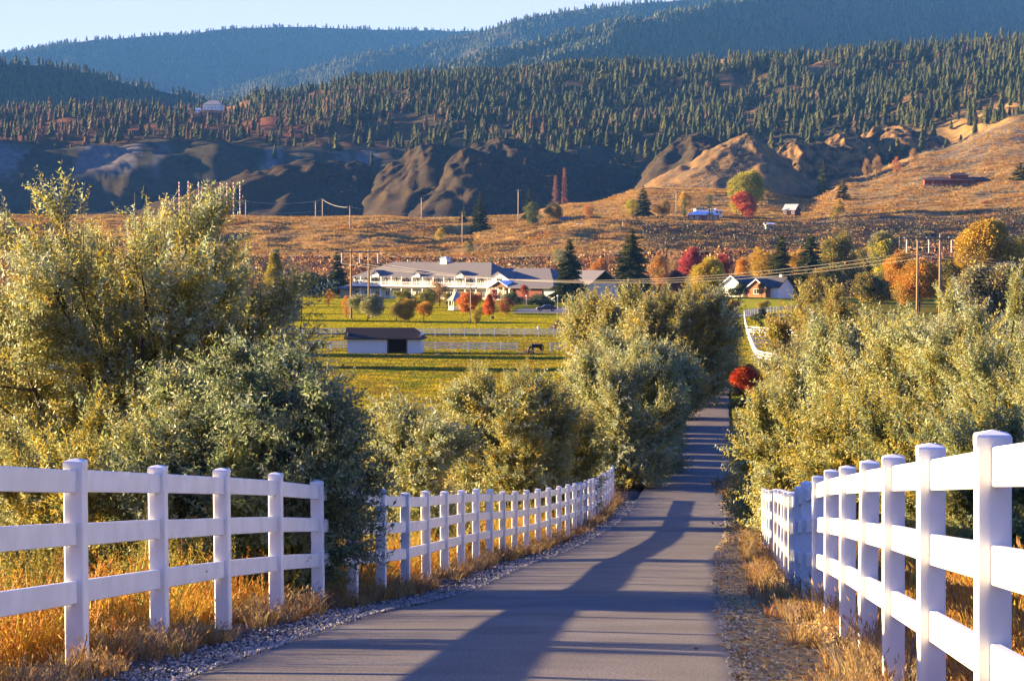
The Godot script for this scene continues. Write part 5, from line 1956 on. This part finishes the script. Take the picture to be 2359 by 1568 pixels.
	for k in 900:
		var a := sr.randf() * PI
		var t := sqrt(sr.randf())
		var ct := at(1722, 306, 1460)
		var ex := 50.0 if cos(a) > 0 else 78.0
		var rad := 1.0 / sqrt(pow(cos(a) / ex, 2) + pow(sin(a) / 70.0, 2))
		var x := ct.x + cos(a) * rad * t
		var z := ct.z + sin(a) * rad * t
		var y := 28.0 + (ct.y - 28.0) * (1.0 - pow(t, 1.12))
		if cos(a) < -0.75 and t < 0.8:
			continue
		var s := sr.randf_range(0.5, 1.0)
		px.append(Transform3D(Basis.from_scale(Vector3(s * 1.2, s, s * 1.2)), Vector3(x, y + 0.2, z)))
		pc.append(pick(sr, [Color(0.17, 0.14, 0.10), Color(0.21, 0.16, 0.11), Color(0.13, 0.115, 0.085)]))
	tag(multi("sagebrush", clump_mesh(7, 22, 0.6), leaf_material("tree_leaf", 0.7, 0.6), px, pc, self), "grey sagebrush dotting the pyramid hill", "scrub", "", "stuff")


# ---------------------------------------------------------------- small things

# smooth body from tapered bones: surface nets over a small grid
func skin(bones: Array, cell: float, blend: float) -> ArrayMesh:
	var lo := Vector3.INF
	var hi := -Vector3.INF
	for b in bones:
		var m := Vector3.ONE * (maxf(b[2], b[3]) + cell * 2)
		lo = lo.min(b[0] - m).min(b[1] - m)
		hi = hi.max(b[0] + m).max(b[1] + m)
	var n := Vector3i((hi - lo) / cell) + Vector3i.ONE
	var val := PackedFloat32Array()
	val.resize((n.x + 1) * (n.y + 1) * (n.z + 1))
	var sy := n.x + 1
	var sz := sy * (n.y + 1)
	for k in n.z + 1:
		for j in n.y + 1:
			for i in n.x + 1:
				var p := lo + Vector3(i, j, k) * cell
				var v := 10.0
				for b in bones:
					var ab: Vector3 = b[1] - b[0]
					var t := clampf((p - b[0]).dot(ab) / ab.length_squared(), 0, 1)
					var dd: float = p.distance_to(b[0] + ab * t) - lerpf(b[2], b[3], t)
					var hh := maxf(blend - absf(v - dd), 0.0) / blend
					v = minf(v, dd) - hh * hh * blend * 0.25
				val[i + j * sy + k * sz] = v
	var where := {}
	var verts := PackedVector3Array()
	for k in n.z:
		for j in n.y:
			for i in n.x:
				var id := i + j * sy + k * sz
				var sum := Vector3.ZERO
				var cnt := 0
				for e in [[0, 1], [0, sy], [0, sz], [1, 1 + sy], [1, 1 + sz], [sy, sy + 1], [sy, sy + sz], [sz, sz + 1], [sz, sz + sy], [1 + sy, 1 + sy + sz], [1 + sz, 1 + sy + sz], [sy + sz, 1 + sy + sz]]:
					var a := val[id + e[0]]
					var b2 := val[id + e[1]]
					if (a < 0) != (b2 < 0):
						var t := a / (a - b2)
						sum += corner(e[0], sy, sz).lerp(corner(e[1], sy, sz), t)
						cnt += 1
				if cnt:
					where[id] = verts.size()
					verts.append(lo + (Vector3(i, j, k) + sum / cnt) * cell)
	var idx := PackedInt32Array()
	for k in range(1, n.z):
		for j in range(1, n.y):
			for i in range(1, n.x):
				var id := i + j * sy + k * sz
				for ax in 3:
					var s: int = [1, sy, sz][ax]
					var p: int = [sy, sz, 1][ax]
					var q: int = [sz, 1, sy][ax]
					if (val[id] < 0) != (val[id + s] < 0):
						var f := [id, id - p, id - p - q, id - q]
						if f.all(func(z): return where.has(z)):
							var w := [where[f[0]], where[f[1]], where[f[2]], where[f[3]]]
							if val[id] < 0:
								w.reverse()
							idx.append_array([w[0], w[1], w[2], w[0], w[2], w[3]])
	var st := tool()
	for v in idx:
		st.add_vertex(verts[v])
	return smooth_commit(st)


func corner(e: int, sy: int, sz: int) -> Vector3:
	var k := e / sz
	var j := (e % sz) / sy
	return Vector3((e % sz) % sy, j, k)


func build_horse() -> void:
	var o := turned("horse", "dark brown horse grazing in the paddock", "horse", 1236, 322, 4)
	var bones := [
		[Vector3(-0.55, 1.12, 0), Vector3(0.1, 1.08, 0), 0.27, 0.27], [Vector3(0.1, 1.08, 0), Vector3(0.62, 1.16, 0), 0.27, 0.27],
		[Vector3(-0.6, 1.2, 0), Vector3(-1.0, 0.85, 0), 0.19, 0.13], [Vector3(-1.0, 0.85, 0), Vector3(-1.12, 0.5, 0), 0.13, 0.1],
		[Vector3(-1.12, 0.5, 0), Vector3(-1.2, 0.2, 0), 0.11, 0.085], [Vector3(-1.2, 0.2, 0), Vector3(-1.22, 0.06, 0), 0.085, 0.06],
		[Vector3(-1.06, 0.58, 0.06), Vector3(-0.98, 0.66, 0.09), 0.03, 0.012], [Vector3(-1.06, 0.58, -0.06), Vector3(-0.98, 0.66, -0.09), 0.03, 0.012]]
	for s in [-1.0, 1.0]:
		var f: float = 0.10 * s
		bones += [[Vector3(-0.55, 0.95, 0.12 * s), Vector3(-0.58 + f, 0.5, 0.12 * s), 0.14, 0.07], [Vector3(-0.58 + f, 0.5, 0.12 * s), Vector3(-0.58 + f * 1.6, 0.1, 0.12 * s), 0.06, 0.045], [Vector3(-0.58 + f * 1.6, 0.1, 0.12 * s), Vector3(-0.62 + f * 1.6, 0.03, 0.12 * s), 0.06, 0.065]]
		bones += [[Vector3(0.66, 1.1, 0.12 * s), Vector3(0.6 + f, 0.72, 0.14 * s), 0.22, 0.12], [Vector3(0.6 + f, 0.72, 0.14 * s), Vector3(0.78 + f, 0.46, 0.13 * s), 0.11, 0.06], [Vector3(0.78 + f, 0.46, 0.13 * s), Vector3(0.72 + f, 0.1, 0.13 * s), 0.055, 0.045], [Vector3(0.72 + f, 0.1, 0.13 * s), Vector3(0.68 + f, 0.03, 0.13 * s), 0.06, 0.065]]
	put("body", skin(bones, 0.04, 0.12), mat(0.028, 0.016, 0.01, 0.6), o)
	var st := tool()
	tube(st, [Vector3(0.88, 1.22, 0), Vector3(1.0, 1.0, 0), Vector3(1.02, 0.7, 0), Vector3(0.98, 0.42, 0)], [0.05, 0.075, 0.07, 0.015], 6)
	put("tail", smooth_commit(st), mat(0.012, 0.009, 0.007, 0.8), o)
	var mn := tool()
	tube(mn, [Vector3(-0.55, 1.45, 0.02), Vector3(-0.85, 1.18, 0.05), Vector3(-1.06, 0.84, 0.06), Vector3(-1.1, 0.66, 0.03)], [0.03, 0.07, 0.06, 0.02], 5)
	put("mane", smooth_commit(mn), mat(0.012, 0.009, 0.007, 0.8), o)


func car(label: String, u: float, d: float, deg: float, paint: Color, tall := 0.0) -> void:
	var o := turned("parked_car", label, "car", u, d, deg, "cars in the lodge parking lot")
	o.position.y += 0.03
	var pm := StandardMaterial3D.new()
	pm.albedo_color = paint.linear_to_srgb()
	pm.roughness = 0.3
	pm.metallic = 0.2
	pm.clearcoat_enabled = true
	pm.clearcoat = 0.8
	# side outline: x along the car, y up; half-width at each height
	var low := [[-2.25, 0.35], [-2.28, 0.62], [-2.1, 0.82], [-1.1, 0.96], [1.55, 0.98], [2.15, 0.92], [2.25, 0.6], [2.2, 0.35]]
	var st := tool()
	loft(st, low, 0.86, 0.9)
	put("body", st.commit(), pm, o)
	var ht := 1.45 + tall
	var cab := [[-1.15, 0.95], [-0.45, ht - 0.06], [0.1, ht], [1.0, ht - 0.04], [1.75, 0.98]]
	var cs := tool()
	loft(cs, cab, 0.80, 0.60)
	put("windows", cs.commit(), glass(), o)
	var rs := tool()
	loft(rs, [[-0.46, ht - 0.07], [-0.42, ht - 0.02], [0.1, ht + 0.03], [0.98, ht - 0.01], [1.02, ht - 0.07]], 0.63, 0.60)
	put("roof", rs.commit(), pm, o)
	for x in [-1.42, 1.38]:
		for z in [-0.8, 0.8]:
			var w := tool()
			tube(w, [Vector3(x, 0.33, z - 0.11), Vector3(x, 0.33, z - 0.1), Vector3(x, 0.33, z + 0.1), Vector3(x, 0.33, z + 0.11)], [0.28, 0.33, 0.33, 0.28], 14)
			var t := put("wheel", w.commit(), mat(0.02, 0.02, 0.02, 0.8), o)
			var ri := tool()
			cylinder(ri, Vector3(x, 0.33, z + 0.1 * signf(z)), Vector3(x, 0.33, z + 0.125 * signf(z)), 0.2, 0.17, 10)
			put("rim", ri.commit(), mat(0.5, 0.5, 0.5, 0.3), t)
	for z in [-0.62, 0.62]:
		put("headlight", box_mesh(Vector3(0.12, 0.15, 0.36), Vector3(-2.22, 0.7, z)), mat(0.8, 0.8, 0.78, 0.2), o)
		put("tail_light", box_mesh(Vector3(0.1, 0.2, 0.3), Vector3(2.18, 0.78, z)), mat(0.3, 0.02, 0.02, 0.3), o)
	put("bumper", box_mesh(Vector3(0.14, 0.2, 1.6), Vector3(-2.26, 0.45, 0)), mat(0.04, 0.04, 0.04, 0.6), o)


func loft(st: SurfaceTool, line: Array, w0: float, w1: float) -> void:   # closed solid from a side outline, narrower towards its top
	var lo := 99.0
	var hi := -99.0
	for p in line:
		lo = minf(lo, p[1])
		hi = maxf(hi, p[1])
	var a := []
	var b := []
	for p in line:
		var w := lerpf(w0, w1, (p[1] - lo) / (hi - lo))
		a.append(Vector3(p[0], p[1], w))
		b.append(Vector3(p[0], p[1], -w))
	var n := line.size()
	for k in n:
		var q := (k + 1) % n
		quad(st, a[k], a[q], b[q], b[k])
	for k in range(1, n - 1):
		tri(st, a[0], a[k], a[k + 1])
		tri(st, b[0], b[k + 1], b[k])


func lamp_post(label: String, u: float, d: float) -> void:
	var o := turned("lamp_post", label, "lamp post", u, d, 0, "globe lamp posts along the lodge drive")
	var st := tool()
	tube(st, [Vector3(0, -0.1, 0), Vector3(0, 0.25, 0), Vector3(0, 0.3, 0), Vector3(0, 2.8, 0)], [0.1, 0.1, 0.055, 0.045], 8)
	put("pole", st.commit(), mat(0.45, 0.42, 0.38, 0.5), o)
	var g := SphereMesh.new()
	g.radius = 0.24
	g.height = 0.48
	g.radial_segments = 14
	g.rings = 8
	put("globe", g, mat(0.78, 0.75, 0.68, 0.3), o, Transform3D(Basis.IDENTITY, Vector3(0, 3.0, 0)))
	put("collar", box_mesh(Vector3(0.16, 0.06, 0.16), Vector3(0, 2.77, 0)), mat(0.2, 0.2, 0.2), o)


func heap(called: String, label: String, category: String, u: float, d: float, w: float, h: float, c: Color) -> void:
	var o := turned(called, label, category, u, d, 0)
	var st := tool()
	var n := 18
	var rings := []
	for i in 7:
		var t := i / 6.0
		var ring := []
		for k in n:
			var a := TAU * k / n
			var q := w * t * (1.0 + 0.14 * noise.get_noise_2d(cos(a) * 2.0 + u, sin(a) * 2.0))
			ring.append(Vector3(cos(a) * q, h * (1.0 - pow(t, 1.3)) - (0.1 if i == 6 else 0.0) + 0.12 * h * noise.get_noise_2d(a * 4.0, t * 6.0 + u), sin(a) * q))
		rings.append(ring)
	for i in 6:
		for k in n:
			quad(st, rings[i][k], rings[i][(k + 1) % n], rings[i + 1][(k + 1) % n], rings[i + 1][k])
	put("pile", smooth_commit(st), mat(c.r, c.g, c.b, 0.95, grain(11, 0.05, 0.6, 1.0), 1.0), o)


func build_small_things() -> void:
	build_horse()
	car("dark maroon car parked broadside in front of the lodge", 1259, 524, 6, Color(0.05, 0.012, 0.018))
	car("dark blue car half hidden by the straw-coloured shrub", 1338, 512, -38, Color(0.012, 0.018, 0.04), 0.15)
	car("pale car driving on the road above the lodge roof", 1122, 903, 0, Color(0.45, 0.5, 0.55))
	lamp_post("globe lamp post left, beside the hedge under the brick wing", 1213, 545)
	lamp_post("globe lamp post at the foot of the tall dark spruce", 1285, 545)
	lamp_post("globe lamp post right of the tall dark spruce", 1316, 538)
	heap("dirt_mound", "brown dirt mound beyond the far paddock fence", "mound", 1288, 418, 2.1, 1.5, Color(0.06, 0.032, 0.025))
	heap("hay_pile", "low dark hay pile beside the grazing horse", "hay", 1213, 324, 1.3, 0.4, Color(0.09, 0.055, 0.035))
	heap("hay_pile", "small hay pile left of the paddock gap", "hay", 1012, 318, 1.2, 0.22, Color(0.13, 0.085, 0.045))
	for s in [["small trash bin on the grass by the fiery maple", 1134, 470, 0.4], ["small white marker on the lawn before the dirt mound", 1240, 412, 0.25]]:
		var o := turned("lawn_marker", s[0], "marker", s[1], s[2], 0)
		var st := tool()
		tube(st, [Vector3(0, -0.05, 0), Vector3(0, 0.5, 0), Vector3(0, 0.62, 0)], [s[3] * 0.7, s[3] * 0.8, s[3] * 0.5], 8)
		put("drum", st.commit(), mat(0.6, 0.6, 0.58, 0.6) if s[3] < 0.3 else mat(0.05, 0.05, 0.05), o)


# ---------------------------------------------------------------- undergrowth

func tuft_mesh(key: int, blades: int, height: float) -> Mesh:
	var name_ := "tuft %d" % key
	if shared.has(name_):
		return shared[name_]
	var r := rng_for(name_)
	var st := tool()
	for k in blades:
		var a := r.randf() * TAU
		var h := height * r.randf_range(0.5, 1.1)
		var lean := r.randf_range(0.1, 0.6)
		var b := Vector3(cos(a), 0, sin(a))
		var s := Vector3(-b.z, 0, b.x) * 0.005 * r.randf_range(0.7, 1.5)
		var p := b * 0.05 * r.randf()
		var q := p + Vector3.UP * h * 0.55 + b * lean * h * 0.3
		var e := p + Vector3.UP * h * (1.0 - 0.2 * lean) + b * lean * h * 0.8
		quad(st, p - s, q - s * 0.8, q + s * 0.8, p + s)
		tri(st, q - s * 0.8, e, q + s * 0.8)
		if r.randf() < 0.4:   # a seed head
			leaf(st, e - (e - q) * 0.35, (e - q).normalized(), s.normalized(), h * 0.16, 0.006, 0.003)
	shared[name_] = st.commit()
	return shared[name_]


func stone_mesh() -> Mesh:
	var r := rng_for("stone")
	var st := tool()
	var p := []
	for v in [Vector3.UP, Vector3.RIGHT, Vector3.BACK, Vector3.LEFT, Vector3.FORWARD, Vector3.DOWN]:
		p.append((v + ball(r) * 0.25) * Vector3(1, 0.6, 0.85))
	for k in 4:
		tri(st, p[0], p[1 + k], p[1 + (k + 1) % 4])
		tri(st, p[5], p[1 + (k + 1) % 4], p[1 + k])
	return st.commit()


func build_undergrowth() -> void:
	var r := rng_for("undergrowth")
	var straw := [Color(0.30, 0.20, 0.06), Color(0.26, 0.15, 0.04), Color(0.33, 0.24, 0.09), Color(0.24, 0.11, 0.035)]
	var rusty := [Color(0.40, 0.18, 0.02), Color(0.44, 0.24, 0.025), Color(0.34, 0.13, 0.02), Color(0.42, 0.29, 0.03)]
	var dusty := [Color(0.24, 0.17, 0.10), Color(0.28, 0.20, 0.12), Color(0.2, 0.15, 0.09)]
	# dry grass along both fences
	var xs := [[], [], []]
	var cs := [[], [], []]
	for k in 15000:
		var d := 9.0 * pow(11.0, r.randf())
		var left := r.randf() < 0.58
		var x: float
		var s := 0.6
		var col := straw
		if left:
			var f := spl(FENCE_L, d)
			var w := r.randf()
			x = f + lerpf(-1.7, 0.33, w) + r.randf_range(-0.1, 0.1)
			s = lerpf(0.8, 0.3, w)
			col = rusty if w < 0.72 else straw + dusty
		else:
			var f := spl(FENCE_R, d)
			var w := r.randf()
			x = f + lerpf(-0.5, 1.9, w) + r.randf_range(-0.1, 0.1)
			s = lerpf(0.34, 1.05, w)
			col = rusty + straw if w > 0.3 else straw + dusty
			if d < 24.0 and w < 0.35 and noise.get_noise_2d(x * 0.7, d * 0.5) < -0.05:
				continue
		if noise.get_noise_2d(x * 0.9 + 20.0, d * 0.6) < -0.08:
			continue
		var i := r.randi() % 3
		s *= r.randf_range(0.7, 1.3) * (1.0 + d / 130.0)
		xs[i].append(Transform3D(Basis(Vector3.UP, r.randf() * TAU).scaled(Vector3(s * 1.2 + d / 90.0, s, s * 1.2 + d / 90.0)), Vector3(x, ground_y(x, d) - 0.02, -d)))
		cs[i].append(pick(r, col))
	var o := Node3D.new()
	o.name = "dry_grass"
	add_child(o)
	tag(o, "dry orange and straw grass growing along both white fences", "grass", "", "stuff")
	for i in 3:
		multi("tufts", tuft_mesh(i, 16, 0.5), leaf_material("straw", 0.9, 0.7), xs[i], cs[i], o)
	# leafy weeds behind the left fence
	var wx := [[], [], []]
	var wc := [[], [], []]
	for k in 5200:
		var d := 11.0 * pow(8.0, r.randf())
		var x := spl(FENCE_L, d) - r.randf_range(0.12, 1.9)
		var n := noise.get_noise_2d(x * 0.8, d * 0.35 + 7.0)
		var hmax := 0.30 + 0.75 * n
		if hmax < 0.24:
			continue
		var i := r.randi() % 3
		var col := rusty if n < 0.12 else [Color(0.30, 0.26, 0.03), Color(0.33, 0.24, 0.03), Color(0.24, 0.23, 0.04)]
		var p := Vector3(x, ground_y(x, d) + r.randf() * hmax, -d)
		var s := r.randf_range(0.55, 0.95) * (1.0 + d / 70.0)
		wx[i].append(Transform3D(along(Vector3.UP + ball(r) * 0.6, r.randf() * TAU, Vector3.ONE * s), p))
		wc[i].append(pick(r, col))
	var wo := Node3D.new()
	wo.name = "roadside_weeds"
	add_child(wo)
	tag(wo, "amber and yellow weeds growing through the left fence", "weeds", "", "stuff")
	for i in 3:
		multi("weeds", shoot_mesh(10 + i, 26, 0.40, 0.034, 0.007), leaf_material("olive_leaf", 0.95, 0.45), wx[i], wc[i], wo)
	# gravel along both edges of the asphalt
	var gx := []
	var gc := []
	for k in 15000:
		var d := 10.0 * pow(9.0, r.randf())
		var rc := spl(LANE_X, d)
		var left := r.randf() < 0.68
		var off := 1.66 + absf(r.randfn(0.0, 0.30 if left else 0.42))
		var x := rc + (-off if left else off)
		var s := r.randf_range(0.006, 0.017) * (1.0 + d / 60.0)
		gx.append(Transform3D(Basis(Vector3(r.randf(), r.randf(), r.randf()).normalized(), r.randf() * TAU).scaled(Vector3.ONE * s), Vector3(x, ground_y(x, d) + s * 0.25 + (0.02 if off < 1.74 else 0.0), -d)))
		var v := r.randf_range(0.10, 0.34)
		gc.append(Color(v, v * 0.95, v * 0.92) if left else Color(v * 1.1, v * 0.95, v * 0.75))
	var gm := StandardMaterial3D.new()
	gm.vertex_color_use_as_albedo = true
	gm.roughness = 0.9
	tag(multi("gravel", stone_mesh(), gm, gx, gc, self), "loose gravel along both edges of the asphalt lane", "gravel", "", "stuff")
	# fallen leaves on the right verge
	var lx := []
	var lc := []
	for k in 12000:
		var d := 9.0 * pow(10.0, r.randf())
		var x := spl(LANE_X, d) + lerpf(1.62, 3.3, pow(r.randf(), 0.8))
		if noise.get_noise_2d(x * 0.8, d * 0.3 + 40.0) < -0.12:
			continue
		var s := r.randf_range(0.6, 1.2) * (1.0 + d / 50.0)
		lx.append(Transform3D(Basis(Vector3.UP, r.randf() * TAU) * Basis(Vector3.RIGHT, r.randf_range(-0.7, 0.7)) * Basis.from_scale(Vector3.ONE * s), Vector3(x, ground_y(x, d) + 0.012 + r.randf() * 0.02, -d)))
		lc.append(pick(r, [Color(0.46, 0.31, 0.11), Color(0.42, 0.36, 0.2), Color(0.36, 0.2, 0.07)]))
	var ls := tool()
	leaf(ls, Vector3(-0.025, 0, 0), Vector3(1, 0, 0), Vector3(0, 0, 1), 0.055, 0.012, 0.006)
	tag(multi("fallen_leaves", ls.commit(), leaf_material("olive_leaf", 0.95, 0.45), lx, lc, self), "golden fallen leaves strewn on the right verge", "leaves", "", "stuff")
	# a single dark stone lying on the lane
	var p := Vector3(xu(1607, 16.6), 0, -16.6)
	p.y = spl(LANE_Y, 16.6) + 0.03
	var so := put("loose_stone", stone_mesh(), mat(0.10, 0.06, 0.04, 0.9), self, Transform3D(Basis.from_scale(Vector3(0.025, 0.016, 0.02)), p))
	tag(so, "small brown stone lying on the lane", "stone")


func patch_mesh(key: int, blades: int) -> Mesh:   # a patch of standing grass, radius and height one
	var r := rng_for("patch %d" % key)
	var st := tool()
	for k in blades:
		var a := r.randf() * TAU
		var q := sqrt(r.randf())
		var p := Vector3(cos(a) * q, 0, sin(a) * q)
		var b := r.randf() * TAU
		var s := Vector3(cos(b), 0, sin(b)) * r.randf_range(0.04, 0.09)
		var e := p + Vector3(r.randf_range(-0.12, 0.12), r.randf_range(0.55, 1.1), r.randf_range(-0.12, 0.12))
		tri(st, p - s, e, p + s)
	return st.commit()


func build_field_grass() -> void:
	var r := rng_for("field grass")
	var m := leaf_material("grass_blade", 0.8, 1.0)
	m.specular_mode = BaseMaterial3D.SPECULAR_DISABLED
	var xs := [[], []]
	var cs := [[], []]
	for k in 50000:
		var d := 150.0 * pow(4.4, r.randf())
		var u := r.randf_range(400.0, 1900.0)
		var x := xu(u, d)
		var off := x - spl(LANE_X, d)
		if absf(off) < 2.6 + d * 0.004 or (d > 484.0 and d < 502.0 and off > -22.0):
			continue
		if d > 500.0 and u > 1170.0:
			continue
		if d > 600.0 and u > 790.0:
			continue
		var n := noise.get_noise_2d(x / 7.0, d / 11.0)
		var n2 := noise.get_noise_2d(x / 2.4 + 50.0, d / 5.0)
		var col := [Color(0.40, 0.33, 0.02), Color(0.34, 0.31, 0.02), Color(0.42, 0.31, 0.025)]
		var h := r.randf_range(0.07, 0.13)
		if d > 392.0:
			col = [Color(0.42, 0.36, 0.018), Color(0.36, 0.33, 0.018)]
			h *= 0.7
		elif n + n2 > 0.18:
			col = [Color(0.19, 0.13, 0.03), Color(0.20, 0.16, 0.03), Color(0.14, 0.15, 0.025)]
			h *= 1.4
		elif n < -0.2:
			col = [Color(0.12, 0.15, 0.02), Color(0.15, 0.165, 0.02)]
		if off > 9.0 and d > 200.0:
			col = [Color(0.17, 0.12, 0.03), Color(0.14, 0.12, 0.03)]
		var w := r.randf_range(0.7, 1.3) * (0.4 + d / 260.0)
		var i := r.randi() % 2
		xs[i].append(Transform3D(Basis(Vector3.UP, r.randf() * TAU).scaled(Vector3(w, h, w)), Vector3(x, ground_y(x, d) - 0.005, -d)))
		cs[i].append(pick(r, col))
	var o := Node3D.new()
	o.name = "paddock_grass"
	add_child(o)
	tag(o, "short yellow-green grass of the paddocks and the lodge lawn", "grass", "", "stuff")
	for i in 2:
		multi("blades", patch_mesh(i, 30), m, xs[i], cs[i], o)
	var bx := [[], []]
	var bc := [[], []]
	for k in 60000:
		var d := r.randf_range(918.0, 1500.0)
		var u := r.randf_range(-80.0, 2440.0)
		var x := xu(u, d)
		if u > 1480.0 and d < 1085.0 and r.randf() < 0.93:
			continue
		if u < 1300.0 and d > 1200.0:
			continue
		var n := noise.get_noise_2d(x / 30.0 + 3.0, d / 26.0)
		if u > 1850.0 and d > 1080.0 and n > 0.08 and r.randf() < 0.8:
			continue
		if n > 0.2:
			continue
		var col := [Color(0.30, 0.20, 0.075), Color(0.33, 0.215, 0.075), Color(0.27, 0.165, 0.055)]
		if n < -0.12:
			col = [Color(0.28, 0.155, 0.045), Color(0.24, 0.13, 0.04)]
		var w := r.randf_range(2.0, 4.0)
		var i := r.randi() % 2
		bx[i].append(Transform3D(Basis(Vector3.UP, r.randf() * TAU).scaled(Vector3(w, r.randf_range(0.5, 1.0), w)), Vector3(x, ground_y(x, d) - 0.1, -d)))
		bc[i].append(pick(r, col))
	var bo := Node3D.new()
	bo.name = "bench_grass"
	add_child(bo)
	tag(bo, "golden dry grass covering the terrace slopes across the valley", "grass", "", "stuff")
	for i in 2:
		multi("blades", patch_mesh(i, 30), m, bx[i], bc[i], bo)
